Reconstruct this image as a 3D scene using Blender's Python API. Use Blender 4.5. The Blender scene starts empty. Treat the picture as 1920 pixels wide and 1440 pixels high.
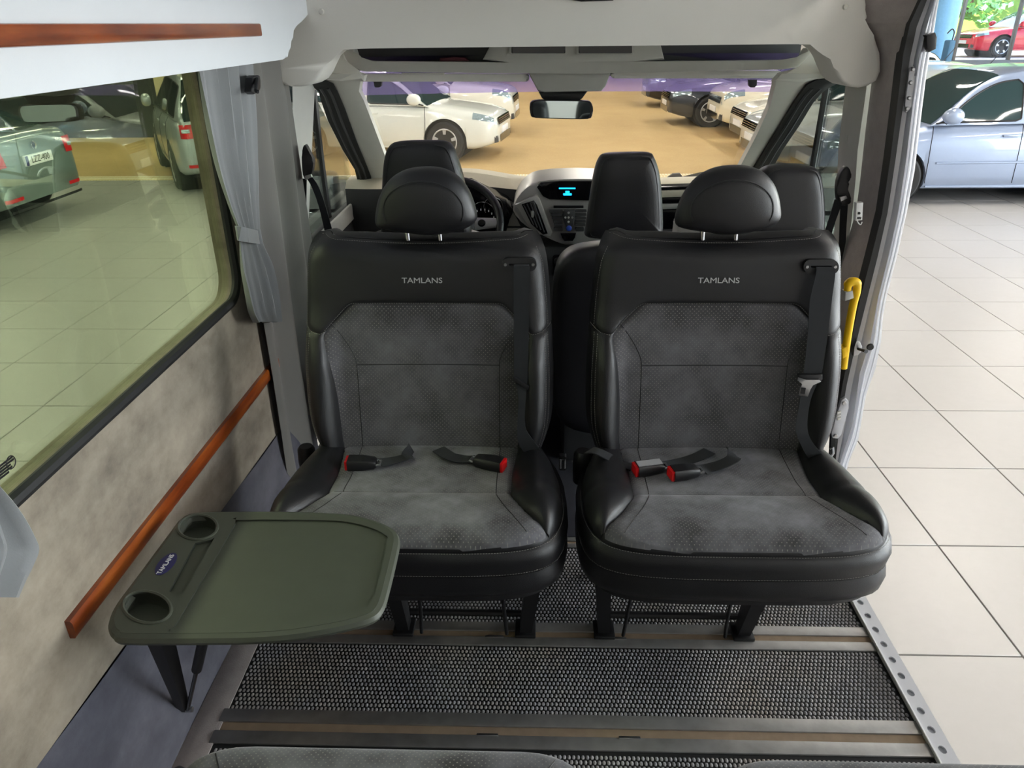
import bpy, bmesh, math, random
from mathutils import Vector, Matrix

random.seed(7)
scene = bpy.context.scene
COL = scene.collection

# ------------------------------------------------------------------ camera
FPX = 1412.0                                   # focal length in pixels of the 1920 wide frame
PITCH, ROLL, YAW = math.radians(25.55), math.radians(-0.63), math.radians(2.03)
CAM = Vector((0.0, 0.0, 1.5))                  # van floor is z = 0, x right, y forward
_c, _s = math.cos(PITCH), math.sin(PITCH)
_rz = Matrix.Rotation(YAW, 3, 'Z')
_r0, _f0, _u0 = Vector((1, 0, 0)), Vector((0, _c, -_s)), Vector((0, _s, _c))
CR = _rz @ (math.cos(ROLL) * _r0 + math.sin(ROLL) * _u0)
CU = _rz @ (-math.sin(ROLL) * _r0 + math.cos(ROLL) * _u0)
CF = _rz @ _f0
cam_data = bpy.data.cameras.new('camera')
cam_data.sensor_fit = 'HORIZONTAL'
cam_data.sensor_width = 36.0
cam_data.lens = 36.0 * FPX / 1920.0
cam_data.clip_start = 0.02
cam_data.clip_end = 300
cam = bpy.data.objects.new('camera', cam_data)
COL.objects.link(cam)
m3 = Matrix((CR, CU, -CF)).transposed()
cam.matrix_world = Matrix.Translation(CAM) @ m3.to_4x4()
scene.camera = cam

def ray(u, v):
    return CF + CR * ((u - 960.0) / FPX) - CU * ((v - 720.0) / FPX)
def atz(u, v, z):
    d = ray(u, v); return CAM + d * ((z - CAM.z) / d.z)
def aty(u, v, y):
    d = ray(u, v); return CAM + d * (y / d.y)
def atx(u, v, x):
    d = ray(u, v); return CAM + d * (x / d.x)
def atp(u, v, p, n):
    p, n = Vector(p), Vector(n); d = ray(u, v)
    return CAM + d * ((p - CAM).dot(n) / d.dot(n))

# ------------------------------------------------------------------ colour management, world, light
vs = scene.view_settings
vs.view_transform = 'Standard'; vs.look = 'None'; vs.gamma = 1.0; vs.use_curve_mapping = False
vs.exposure = 0.74
GZ = -0.59                                      # showroom floor level
world = bpy.data.worlds.new('sky'); scene.world = world; world.use_nodes = True
wn = world.node_tree.nodes; wl = world.node_tree.links
sky = wn.new('ShaderNodeTexSky'); sky.sky_type = 'NISHITA'
sky.sun_elevation = math.radians(48); sky.sun_rotation = math.radians(40)
sky.sun_disc = False; sky.air_density = 1.2; sky.dust_density = 1.5
bg = wn['Background']; bg.inputs['Strength'].default_value = 0.6
wl.new(sky.outputs['Color'], bg.inputs['Color'])

def sun_light():
    d = bpy.data.lights.new('sun', 'SUN'); d.energy = 12.0; d.angle = math.radians(1.0); d.color = (1, .96, .9)
    o = bpy.data.objects.new('sun', d); COL.objects.link(o)
    o.rotation_euler = (math.radians(42), 0, math.radians(-35)); return o
sun_light()

def area(name, loc, sx, sy, power, color, target=None):
    d = bpy.data.lights.new(name, 'AREA'); d.shape = 'RECTANGLE'; d.size = sx; d.size_y = sy
    d.energy = power; d.color = color
    o = bpy.data.objects.new(name, d); COL.objects.link(o); o.location = loc
    if target is not None:
        o.rotation_euler = (Vector(target) - Vector(loc)).to_track_quat('-Z', 'Y').to_euler()
    return o
# daylight through the glazed side of the showroom (its right side, seen from the van)
area('window_daylight', (13.6, 3.0, 1.7), 16, 4.2, 1150, (.93, .97, 1.0), (0, 3.0, .6))

# ------------------------------------------------------------------ colours and materials
def lin(h):
    h = h.lstrip('#'); out = []
    for i in (0, 2, 4):
        c = int(h[i:i+2], 16) / 255.0
        out.append(c / 12.92 if c <= .04045 else ((c + .055) / 1.055) ** 2.4)
    return tuple(out) + (1.0,)

class NT:
    def __init__(self, name):
        self.m = bpy.data.materials.new(name); self.m.use_nodes = True
        self.t = self.m.node_tree; self.n = self.t.nodes; self.l = self.t.links
        self.b = self.n['Principled BSDF']; self.out = self.n['Material Output']
        self._tc = None
    def tc(self, which='Object'):
        if self._tc is None: self._tc = self.n.new('ShaderNodeTexCoord')
        return self._tc.outputs[which]
    def node(self, typ, **kw):
        nd = self.n.new(typ)
        for k, v in kw.items():
            if k in nd.inputs: nd.inputs[k].default_value = v
            else: setattr(nd, k, v)
        return nd
    def math(self, op, a, b=None, c=None):
        nd = self.n.new('ShaderNodeMath'); nd.operation = op
        for i, x in enumerate((a, b, c)):
            if x is None: continue
            if isinstance(x, (int, float)): nd.inputs[i].default_value = x
            else: self.l.new(x, nd.inputs[i])
        return nd.outputs[0]
    def mixc(self, fac, a, b):
        nd = self.n.new('ShaderNodeMix'); nd.data_type = 'RGBA'
        for sock, x in ((nd.inputs[0], fac), (nd.inputs[6], a), (nd.inputs[7], b)):
            if isinstance(x, (int, float)): sock.default_value = x
            elif isinstance(x, tuple): sock.default_value = x
            else: self.l.new(x, sock)
        return nd.outputs[2]
    def noise(self, scale, detail=3, rough=.55, coord=None, stretch=None):
        nd = self.n.new('ShaderNodeTexNoise'); nd.inputs['Scale'].default_value = scale
        nd.inputs['Detail'].default_value = detail; nd.inputs['Roughness'].default_value = rough
        co = coord or self.tc()
        if stretch:
            mp = self.n.new('ShaderNodeMapping'); mp.inputs['Scale'].default_value = stretch
            self.l.new(co, mp.inputs['Vector']); co = mp.outputs[0]
        self.l.new(co, nd.inputs['Vector']); return nd.outputs['Fac']
    def ramp(self, fac, stops):
        nd = self.n.new('ShaderNodeValToRGB'); el = nd.color_ramp.elements
        el[0].position, el[0].color = stops[0]; el[1].position, el[1].color = stops[-1]
        for p, c in stops[1:-1]:
            e = el.new(p); e.color = c
        self.l.new(fac, nd.inputs[0]); return nd.outputs[0]
    def color(self, c):
        s = self.b.inputs['Base Color']
        if isinstance(c, tuple): s.default_value = c
        else: self.l.new(c, s)
    def set(self, **kw):
        for k, v in kw.items():
            s = self.b.inputs[k.replace('_', ' ')]
            if isinstance(v, (int, float, tuple)): s.default_value = v
            else: self.l.new(v, s)
    def bump(self, h, strength=.3, dist=.002):
        nd = self.n.new('ShaderNodeBump'); nd.inputs['Strength'].default_value = strength
        nd.inputs['Distance'].default_value = dist
        self.l.new(h, nd.inputs['Height']); self.l.new(nd.outputs[0], self.b.inputs['Normal'])

def dark(c, k): return (c[0]*k, c[1]*k, c[2]*k, 1)
def simple(name, hexc, rough=.5, metal=0.0, var=.12, scale=30, bump=0.0, bscale=400, spec=.5, coat=0.0):
    t = NT(name); c = lin(hexc)
    if var:
        t.color(t.mixc(t.noise(scale), dark(c, 1 - var), dark(c, 1 + var)))
    else: t.color(c)
    t.set(Roughness=rough, Metallic=metal, Specular_IOR_Level=spec)
    if coat: t.set(Coat_Weight=coat, Coat_Roughness=.03)
    if bump: t.bump(t.noise(bscale, 4), bump, .001)
    return t.m

def leather(name, hexc, rough=.36):
    t = NT(name); c = lin(hexc)
    t.color(t.mixc(t.noise(9), dark(c, .8), dark(c, 1.25)))
    v = t.node('ShaderNodeTexVoronoi', Scale=420.0, feature='DISTANCE_TO_EDGE'); t.l.new(t.tc(), v.inputs['Vector'])
    h = t.math('MINIMUM', v.outputs['Distance'], .25)
    t.bump(h, .35, .0012)
    t.set(Roughness=t.math('ADD', t.math('MULTIPLY', t.noise(14, 4), .22), rough - .11), Specular_IOR_Level=.55)
    return t.m

def perforated(name, base, dot, wear):
    # suede cloth with a fine grid of pale dots; worn and dusty patches
    t = NT(name); uv = t.tc('UV')
    sx = t.node('ShaderNodeSeparateXYZ'); t.l.new(uv, sx.inputs[0])
    p = .0076
    u = t.math('DIVIDE', sx.outputs[0], p); v = t.math('DIVIDE', sx.outputs[1], p)
    a = t.math('ADD', u, v); b = t.math('SUBTRACT', u, v)
    fa = t.math('SUBTRACT', t.math('FRACT', t.math('MULTIPLY', a, .7)), .5)
    fb = t.math('SUBTRACT', t.math('FRACT', t.math('MULTIPLY', b, .7)), .5)
    r = t.math('SQRT', t.math('ADD', t.math('MULTIPLY', fa, fa), t.math('MULTIPLY', fb, fb)))
    d = t.math('LESS_THAN', r, .15)
    n1 = t.noise(7, 5, .62); n2 = t.noise(40, 4)
    w = t.ramp(n1, [(.36, (0, 0, 0, 1)), (.72, (1, 1, 1, 1))])
    col = t.mixc(w, lin(base), lin(wear))
    col = t.mixc(t.math('MULTIPLY', n2, .35), col, dark(lin(base), .55))
    dm = t.math('MULTIPLY', d, t.math('SUBTRACT', .75, t.math('MULTIPLY', w, .6)))
    col = t.mixc(dm, col, lin(dot)); t.color(col)
    t.set(Roughness=.9, Sheen_Weight=.25, Sheen_Roughness=.4, Specular_IOR_Level=.25)
    t.bump(t.math('ADD', t.noise(900, 2), t.math('MULTIPLY', d, -1.2)), .18, .0008)
    return t.m

def fabric(name, hexc, var=.2, scale=8, wave=600, rough=.92, sheen=.3, bump=.25):
    t = NT(name); c = lin(hexc)
    n = t.math('ADD', t.math('MULTIPLY', t.noise(scale, 5, .6), .7), t.math('MULTIPLY', t.noise(wave, 2), .3))
    t.color(t.mixc(n, dark(c, 1 - var), dark(c, 1 + var)))
    t.set(Roughness=rough, Sheen_Weight=sheen, Specular_IOR_Level=.2); t.bump(t.noise(wave, 3), bump, .001)
    return t.m

def suede(name, c0, c1, c2):
    t = NT(name)
    n = t.noise(3.2, 6, .66, stretch=(1, .75, 1.6)); n2 = t.noise(16, 5, .7)
    f = t.math('ADD', t.math('MULTIPLY', n, .72), t.math('MULTIPLY', n2, .28))
    t.color(t.ramp(f, [(.34, lin(c0)), (.5, lin(c1)), (.66, lin(c2))]))
    t.set(Roughness=.95, Sheen_Weight=.3, Specular_IOR_Level=.15); t.bump(t.noise(700, 3), .25, .001)
    return t.m

def wood(name):
    t = NT(name)
    n = t.noise(30, 5, .6, stretch=(1, .12, 1)); n2 = t.noise(5, 3, .5)
    f = t.math('ADD', t.math('MULTIPLY', n, .6), t.math('MULTIPLY', n2, .4))
    t.color(t.ramp(f, [(.32, lin('#5a2410')), (.5, lin('#8a4018')), (.7, lin('#b5662a'))]))
    t.set(Roughness=.28, Coat_Weight=.35, Coat_Roughness=.1); return t.m

def glass(name, tint, refl=.0, rough=0.0, k=.8):
    # a thin pane: what lies behind is tinted, the surface reflects by its facing angle
    t = NT(name); t.n.remove(t.b)
    tr = t.n.new('ShaderNodeBsdfTransparent'); tr.inputs[0].default_value = tint
    gl = t.n.new('ShaderNodeBsdfGlossy'); gl.inputs['Roughness'].default_value = rough
    fr = t.n.new('ShaderNodeFresnel'); fr.inputs[0].default_value = 1.5
    f = t.math('MINIMUM', t.math('ADD', t.math('MULTIPLY', fr.outputs[0], k), refl), 1.0)
    mx = t.n.new('ShaderNodeMixShader'); t.l.new(f, mx.inputs[0])
    t.l.new(tr.outputs[0], mx.inputs[1]); t.l.new(gl.outputs[0], mx.inputs[2])
    t.l.new(mx.outputs[0], t.out.inputs['Surface']); return t.m

def emit(name, hexc, k):
    t = NT(name); t.color((0, 0, 0, 1)); t.set(Emission_Color=lin(hexc), Emission_Strength=k, Roughness=.4); return t.m

M = {}
M['leather'] = leather('black leather', '#161619', .42)
M['leather_dark'] = leather('cab leather', '#141418', .40)
M['leather_grey'] = leather('grey leather', '#565b60', .5)
M['perf'] = perforated('perforated suede cloth', '#464547', '#99968f', '#706f74')
M['perf_worn'] = perforated('worn suede seat cloth', '#4a494b', '#99968f', '#94949a')
M['thread'] = simple('stitching thread', '#8f8c88', .8, var=0)
M['belt'] = fabric('belt webbing', '#26282b', .2, 60, 900, .6, .1, .3)
M['black_plastic'] = simple('black plastic', '#17171a', .42, bump=.15, bscale=700)
M['matt_black'] = simple('black steel', '#1b1b1d', .5, .3, bump=.1)
M['rubber'] = simple('black rubber', '#1c1d1e', .6)
M['chrome'] = simple('chrome', '#d8d8d8', .12, 1.0, var=0)
M['steel'] = simple('brushed steel', '#b9b9ba', .3, 1.0, .15, 60)
M['red'] = simple('red button plastic', '#e0181c', .35, var=0)
M['wood'] = wood('varnished wood')
M['suede'] = suede('stained beige suede', '#6f665a', '#958b7c', '#aba191')
M['blue_carpet'] = suede('blue grey carpet', '#40404c', '#55555f', '#6b6a74')
M['white_lining'] = fabric('white wall lining', '#d8dde2', .05, 5, 500, .95, .15, .2)
M['headliner'] = fabric('pale grey headliner', '#e4e1da', .05, 4, 700, .95, .1, .25)
M['pillar'] = fabric('pillar felt', '#75736f', .12, 6, 500, .95, .2, .3)
M['felt'] = fabric('dark grey felt', '#a39a97', .3, 30, 350, 1.0, .2, .8)
M['trim_plastic'] = simple('pale trim plastic', '#d2d0c8', .6, var=.04, bump=.1)
M['trim_grey'] = simple('grey trim plastic', '#b8b7b1', .55, var=.05, bump=.1)
M['curtain'] = fabric('grey curtain cloth', '#858789', .1, 12, 300, .75, .45, .3)
M['paint_van'] = simple('silver van paint', '#dfe2ea', .32, .1, .03, coat=.6)
M['frame_grey'] = simple('grey door frame', '#b4b5ba', .45, .1, .06)
M['aluminium'] = simple('worn aluminium', '#918f8d', .42, .55, .35, 22, .2, 120)
M['rail_brown'] = simple('dusty rail groove', '#94806a', .8, .05, .3, 30)
M['table'] = simple('dark green grey table plastic', '#4c5046', .5, var=.08, bump=.12, bscale=900)
M['badge_blue'] = simple('dark blue badge', '#1c1c5c', .3, var=0)
M['white_print'] = simple('white print', '#e8e8ea', .5, var=0)
M['silver_print'] = simple('silver lettering', '#c8c8c8', .4, .3, var=0)
M['yellow'] = simple('yellow handle plastic', '#f5c400', .4, var=.03)
M['cab_carpet'] = fabric('dark cab carpet', '#2b2b33', .4, 30, 300, 1.0, .1, .6)
M['dash_top'] = simple('dash top plastic', '#b4ad9c', .62, var=.06, bump=.3, bscale=600)  # pale beige puts the light on the upper dash into its colour
M['dash_dark'] = simple('dark dash plastic', '#37383a', .55, var=.1, bump=.2)
M['dash_silver'] = simple('silver dash plastic', '#b2b1ae', .36, .45, .03)
M['dash_black'] = simple('gloss black plastic', '#0b0b0f', .12, var=0)
M['glass_clear'] = glass('windscreen glass', (.97, .985, .965, 1), .015)
M['glass_band'] = glass('violet sun band', (.66, .60, .88, 1), .03)
_t = M['glass_band'].node_tree; _tl = _t.nodes.new('ShaderNodeBsdfTranslucent'); _tl.inputs[0].default_value = (.30, .24, .56, 1)
_mx = _t.nodes.new('ShaderNodeMixShader'); _mx.inputs[0].default_value = .38
_src = _t.nodes['Material Output'].inputs['Surface'].links[0].from_socket
_t.links.new(_src, _mx.inputs[1]); _t.links.new(_tl.outputs[0], _mx.inputs[2]); _t.links.new(_mx.outputs[0], _t.nodes['Material Output'].inputs['Surface'])
M['glass_side'] = glass('cab side glass', (.92, .975, .95, 1), .01)
M['glass_green'] = glass('green tinted window', (.875, .965, .79, 1), .0, k=.5)
M['glass_hall'] = glass('hall window glass', (.99, 1, 1, 1), .01)
M['mirror'] = simple('mirror glass', '#d0dcdc', .03, 1.0, var=0)
M['screen_blue'] = emit('blue display glow', '#18a8ff', 1.6)
M['white_plastic'] = simple('white plastic', '#dcdcda', .4, var=.02)
M['sill_paint'] = simple('pale sill paint', '#d6d6da', .35, .05, .03, coat=.3)

# ------------------------------------------------------------------ mesh helpers
def V(*a): return Vector(a)
def lerp(a, b, t): return a + (b - a) * t
def interp(pts, x):
    """piecewise smooth interpolation through (x, y) control points"""
    if x <= pts[0][0]: return pts[0][1]
    if x >= pts[-1][0]: return pts[-1][1]
    n = len(pts)
    for i in range(n - 1):
        x0, y0 = pts[i]; x1, y1 = pts[i + 1]
        if x0 <= x <= x1:
            def slope(j):
                if j <= 0: return (pts[1][1]-pts[0][1])/(pts[1][0]-pts[0][0])
                if j >= n-1: return (pts[-1][1]-pts[-2][1])/(pts[-1][0]-pts[-2][0])
                a = (pts[j][1]-pts[j-1][1])/(pts[j][0]-pts[j-1][0]); b = (pts[j+1][1]-pts[j][1])/(pts[j+1][0]-pts[j][0])
                return 0 if a*b <= 0 else 2*a*b/(a+b)
            h = x1 - x0; t = (x - x0)/h; m0, m1 = slope(i)*h, slope(i+1)*h
            return (2*t**3-3*t**2+1)*y0 + (t**3-2*t**2+t)*m0 + (-2*t**3+3*t**2)*y1 + (t**3-t**2)*m1
def linterp(pts, x):
    if x <= pts[0][0]: return pts[0][1]
    for (x0, y0), (x1, y1) in zip(pts, pts[1:]):
        if x <= x1: return y0 + (y1-y0)*(x-x0)/(x1-x0)
    return pts[-1][1]
def crom(pts, n=6, closed=False):
    """Catmull-Rom through points"""
    P = [Vector(p) for p in pts]; out = []; m = len(P)
    for i in range(m if closed else m - 1):
        if closed: p0, p1, p2, p3 = P[(i-1) % m], P[i], P[(i+1) % m], P[(i+2) % m]
        else: p0, p1, p2, p3 = P[max(i-1, 0)], P[i], P[i+1], P[min(i+2, m-1)]
        for k in range(n):
            t = k / n
            out.append(.5*((2*p1) + (p2-p0)*t + (2*p0-5*p1+4*p2-p3)*t*t + (3*p1-p0-3*p2+p3)*t**3))
    if not closed: out.append(P[-1])
    return out

class MB:
    def __init__(self): self.v = []; self.f = []; self.uv = {}
    def add(self, verts, faces, uvs=None):
        o = len(self.v); self.v += [Vector(p) for p in verts]
        self.f += [tuple(i + o for i in q) for q in faces]
        if uvs:
            for i, q in enumerate(uvs): self.uv[o + i] = q
        return self
    def bm(self, b):
        b.verts.ensure_lookup_table(); b.verts.index_update()
        self.add([v.co.copy() for v in b.verts], [[v.index for v in f.verts] for f in b.faces]); b.free(); return self
    def box(self, lo, hi, r=.004, seg=2, T=None):
        b = bmesh.new(); bmesh.ops.create_cube(b, size=1.0)
        lo, hi = Vector(lo), Vector(hi); c = (lo + hi)/2; s = hi - lo
        for v in b.verts: v.co = Vector((c.x + v.co.x*s.x, c.y + v.co.y*s.y, c.z + v.co.z*s.z))
        r = min(r, .49*min(abs(s.x), abs(s.y), abs(s.z)))
        if r > 0: bmesh.ops.bevel(b, geom=b.edges[:], offset=r, segments=seg, affect='EDGES', profile=.5)
        if T is not None:
            for v in b.verts: v.co = T @ v.co
        return self.bm(b)
    def grid(self, rows, closed=False, uvs=None):
        n = len(rows[0]); m = len(rows); F = []
        for i in range(m - 1):
            for j in range(n if closed else n - 1):
                k = (j + 1) % n
                F.append((i*n + j, i*n + k, (i+1)*n + k, (i+1)*n + j))
        return self.add([p for r in rows for p in r], F, [q for r in uvs for q in r] if uvs else None)
    def loft(self, rings, cap=True):
        n = len(rings[0]); self.grid(rings, closed=True)
        o = len(self.v) - n*len(rings)
        if cap:
            self.f.append(tuple(range(o, o + n))[::-1]); e = len(self.v) - n; self.f.append(tuple(range(e, e + n)))
        return self
    def tube(self, path, r, n=8, cap=True, flat=1.0, up=None):
        P = [Vector(p) for p in path]; rings = []; m = len(P)
        t0 = (P[1] - P[0]).normalized()
        nrm = Vector(up) if up else (Vector((0, 0, 1)) if abs(t0.z) < .9 else Vector((1, 0, 0)))
        for i in range(m):
            t = (P[min(i+1, m-1)] - P[max(i-1, 0)]).normalized()
            nrm = (nrm - t*nrm.dot(t)).normalized(); bn = t.cross(nrm)
            rr = r[i] if isinstance(r, (list, tuple)) else r
            rings.append([P[i] + nrm*(rr*flat*math.cos(a)) + bn*(rr*math.sin(a)) for a in (2*math.pi*k/n for k in range(n))])
        return self.loft(rings, cap)
    def ribbon(self, path, side, w, t=.0014):
        """webbing: path of centre points, side = list or vector along its width"""
        P = [Vector(p) for p in path]; m = len(P); rings = []
        for i in range(m):
            tg = (P[min(i+1, m-1)] - P[max(i-1, 0)]).normalized()
            s = Vector(side[i] if isinstance(side, list) else side); s = (s - tg*s.dot(tg)).normalized()
            nn = tg.cross(s); ww = w[i] if isinstance(w, (list, tuple)) else w
            rings.append([P[i]+s*ww/2+nn*t, P[i]-s*ww/2+nn*t, P[i]-s*ww/2-nn*t, P[i]+s*ww/2-nn*t])
        return self.loft(rings)
    def prism(self, pts, off, r=0.0, seg=2):
        P = [Vector(p) for p in pts]; off = Vector(off); n = len(P)
        b = bmesh.new(); a = [b.verts.new(p) for p in P]; c = [b.verts.new(p + off) for p in P]
        f0 = b.faces.new(a); b.faces.new(c[::-1])
        for i in range(n): b.faces.new((a[i], c[i], c[(i+1) % n], a[(i+1) % n]))
        if r > 0:
            bmesh.ops.bevel(b, geom=list(f0.edges), offset=r, segments=seg, affect='EDGES', profile=.5, clamp_overlap=True)
        bmesh.ops.triangulate(b, faces=[f for f in b.faces if len(f.verts) > 8])
        return self.bm(b)
    def lathe(self, prof, c, axis='z', n=24, T=None):
        """prof: (radius, height)"""
        rings = []
        for r, h in prof:
            ring = []
            for k in range(n):
                a = 2*math.pi*k/n; x, y = r*math.cos(a), r*math.sin(a)
                p = {'z': V(x, y, h), 'y': V(x, h, y), 'x': V(h, x, y)}[axis]
                p = Vector(c) + p
                ring.append(T @ p if T is not None else p)
            rings.append(ring)
        return self.loft(rings)
    def pillow(self, outline, yf, yb, ex=2.4, nr=9, top_shift=0.0):
        """closed cushion from an outline in an x,z plane at its y; swells yf towards the viewer and yb away"""
        P = [Vector(p) for p in outline]; c = sum(P, Vector())/len(P); n = len(P)
        for sgn, d in ((-1, yf), (1, yb)):
            rows = []
            for i in range(nr + 1):
                q = math.sin(i/nr*math.pi/2) if i else .0
                h = d*max(0.0, 1 - q**ex)**(1/ex)
                rows.append([c + (p - c)*max(q, .001) + V(0, sgn*h, 0) for p in P])
            self.grid(rows, closed=True)
        return self
    def text(self, s, size, T, extrude=.0006, sx=1.0, align='CENTER', spacing=1.0):
        cu = bpy.data.curves.new('lettering', 'FONT'); cu.body = s; cu.size = size; cu.extrude = extrude
        cu.align_x = align; cu.align_y = 'CENTER'; cu.space_character = spacing; cu.resolution_u = 3
        o = bpy.data.objects.new('lettering', cu)
        me = o.to_mesh()
        vs_ = [T @ Vector((v.co.x*sx, v.co.y, v.co.z)) for v in me.vertices]
        fs_ = [tuple(p.vertices) for p in me.polygons]
        o.to_mesh_clear(); bpy.data.objects.remove(o); bpy.data.curves.remove(cu)
        return self.add(vs_, fs_)
    def build(self, name, mat, parent=None, sharp=38, recalc=True, weld=True):
        org = ORG.get(parent.name, Vector()) if parent is not None else Vector()
        me = bpy.data.meshes.new(name)
        me.from_pydata([p - org for p in self.v], [], self.f); me.update()
        if self.uv:
            ul = me.uv_layers.new(name='UVMap')
            for lp in me.loops:
                ul.data[lp.index].uv = self.uv.get(lp.vertex_index, (0, 0))
        if recalc or weld:
            b = bmesh.new(); b.from_mesh(me)
            if weld: bmesh.ops.remove_doubles(b, verts=b.verts, dist=1e-6)
            if recalc: bmesh.ops.recalc_face_normals(b, faces=b.faces)
            b.to_mesh(me); b.free()
        for p in me.polygons: p.use_smooth = True
        me.set_sharp_from_angle(angle=math.radians(sharp))
        me.materials.append(M[mat] if isinstance(mat, str) else mat)
        o = bpy.data.objects.new(name, me); COL.objects.link(o)
        if parent is not None: o.parent = parent; ORG[o.name] = org
        return o

ORG = {}
def thing(name, label, cat, loc=(0, 0, 0), rz=0.0, group=None, local=False, kind=None):
    o = bpy.data.objects.new(name, None); COL.objects.link(o); o.empty_display_size = .1
    o.location = loc; o.rotation_euler = (0, 0, rz)
    ORG[o.name] = Vector((0, 0, 0)) if local else Vector(loc)
    return tag(o, label, cat, group, kind)
def tag(o, label=None, cat=None, group=None, kind=None):
    if label: o['label'] = label
    if cat: o['category'] = cat
    if group: o['group'] = group
    if kind: o['kind'] = kind
    return o
def struct(o, label=None):
    o['kind'] = 'structure'
    if label: o['label'] = label
    return o
def part_label(o, label): o['label'] = label; return o
def copy_tree(o, parent=None):
    c = o.copy(); COL.objects.link(c); c.parent = parent
    ORG[c.name] = ORG.get(o.name, Vector()).copy()
    for ch in list(o.children): copy_tree(ch, c)
    return c

def pxp(pts, y): return [aty(u, v, y) for u, v in pts]
def pxy(mb, pts, y, depth, r=.004, smooth=0):
    P = pxp(pts, y)
    if smooth: P = crom(P, smooth, True)
    return mb.prism(P, (0, depth, 0), r)
def pxx(mb, pts, x, depth, r=.0):
    return mb.prism([atx(u, v, x) for u, v in pts], (depth, 0, 0), r)
def band(mb, left, right, y0, y1, thick):
    """a long strip given by its left and right edge in the picture, at depths y0 and y1; solid, thick along y"""
    def res(pl, v): return linterp([(q[1], q[0]) for q in pl], v)
    vs_ = sorted(set([q[1] for q in left] + [q[1] for q in right]))
    rings = []
    for v in vs_:
        a, b = aty(res(left, v), v, y0), aty(res(right, v), v, y1)
        rings.append([a, b, b + V(0, thick, 0), a + V(0, thick, 0)])
    return mb.loft(rings)
def stitches(mb, path, step=.0062, ln=.0038, w=.0011, lift=V(0, 0, 0)):
    """short thread dashes along a 3-d path"""
    acc = 0.0; P = [Vector(p) for p in path]
    for a, b in zip(P, P[1:]):
        L = (b - a).length
        if L < 1e-7: continue
        d = (b - a)/L; s = step - acc if acc else 0.0
        side = d.cross(V(.3, -.8, .52)).normalized()*w*.5; up = d.cross(side).normalized()*w*.5
        while s < L:
            p = a + d*s + lift; q = p + d*ln
            mb.add([p+side, p+up, p-side, p-up, q+side, q+up, q-side, q-up],
                   [(0,1,5,4),(1,2,6,5),(2,3,7,6),(3,0,4,7),(0,3,2,1),(4,5,6,7)])
            s += step
        acc = (L - (s - step)) % step
    return mb

def resample(pts, step):
    """points at an even spacing along a polyline"""
    P = [Vector(p) for p in pts]; out = [P[0]]; acc = 0.0
    for a, b in zip(P, P[1:]):
        L = (b - a).length; s = step - acc
        while s < L: out.append(lerp(a, b, s/L)); s += step
        acc = L - (s - step)
    if (out[-1] - P[-1]).length < step*.5: out.pop()
    return out + [P[-1]]

# ------------------------------------------------------------------ the van: shell
XL = -.85                                       # inner face of the left wall
def plate(outer, holes, tomap, thick):
    """flat sheet with holes: outer and holes are 2-d loops, tomap(a, b, d) gives the 3-d point, d = depth"""
    mb = MB(); loops = [outer] + holes
    for d in (0.0, thick):
        b = bmesh.new(); es = []
        for lp in loops:
            vv = [b.verts.new(tomap(p[0], p[1], d)) for p in lp]
            es += [b.edges.new((vv[i], vv[(i+1) % len(vv)])) for i in range(len(vv))]
        bmesh.ops.triangle_fill(b, edges=es, use_beauty=True); mb.bm(b)
    for lp in loops:
        n = len(lp)
        mb.add([tomap(p[0], p[1], d) for d in (0.0, thick) for p in lp], [(i, (i+1) % n, n + (i+1) % n, n + i) for i in range(n)])
    return mb
def rrect(a0, a1, b0, b1, r, n=6):
    out = []
    for cx, cy, s in ((a1-r, b1-r, 0), (a0+r, b1-r, 1), (a0+r, b0+r, 2), (a1-r, b0+r, 3)):
        for k in range(n + 1):
            t = (s + k/n)*math.pi/2; out.append((cx + r*math.cos(t), cy + r*math.sin(t)))
    return out

# floor of the van, with its studded rubber mats
floor = struct(MB().box((-.86, -1.2, -.07), (.925, 3.2, 0), .0).build('floor', 'rubber'), 'dark van floor covered in studded rubber mats')
M['mat'] = None
t = NT('studded rubber mat'); c = lin('#57565a')
n1 = t.noise(2.6, 5, .6); n2 = t.noise(260, 2)
wear = t.ramp(n1, [(.34, lin('#a2a1a6')), (.5, lin('#bbbabc')), (.64, lin('#c4baae'))])
t.color(t.mixc(t.math('MULTIPLY', n2, .7), wear, lin('#6a696e'))); t.set(Roughness=.5, Specular_IOR_Level=.45)
M['mat'] = t.m
def stud_zone(y0, y1, x0, x1):
    mb = MB(); px, py = .0104, .0128; j = 0; y = y0 + .006
    while y < y1 - .004:
        x = x0 + (.0052 if j % 2 else 0) + .004
        while x < x1 - .004:
            a, b_, h = .0039, .0052, .0026 + random.uniform(-.0005, .0005)
            a2, b2 = a*.55, b_*.6
            mb.add([(x-a, y, .0005), (x-a*.6, y-b_, .0005), (x+a*.6, y-b_, .0005), (x+a, y, .0005), (x+a*.6, y+b_, .0005), (x-a*.6, y+b_, .0005),
                    (x-a2, y, h), (x, y-b2, h), (x+a2, y, h), (x, y+b2, h)],
                   [(0, 1, 7, 6), (1, 2, 7), (2, 3, 8, 7), (3, 4, 9, 8), (4, 5, 9), (5, 0, 6, 9), (6, 7, 8, 9)])
            x += px
        y += py; j += 1
    return mb
for (y0, y1) in ((.80, 1.192), (1.292, 1.508), (1.598, 1.93)):
    o = stud_zone(y0, y1, -.742, .898).build('mat_studs', 'mat', floor, 60, False, False); o['kind'] = 'stuff'
MB().box((-.815, .2, 0), (-.744, 2.3, .004), .002).build('carpet_strip', 'felt', floor)
MB().box((-.74, 1.985, 0), (.90, 3.15, .006), .002).build('cab_carpet', 'cab_carpet', floor)

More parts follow.
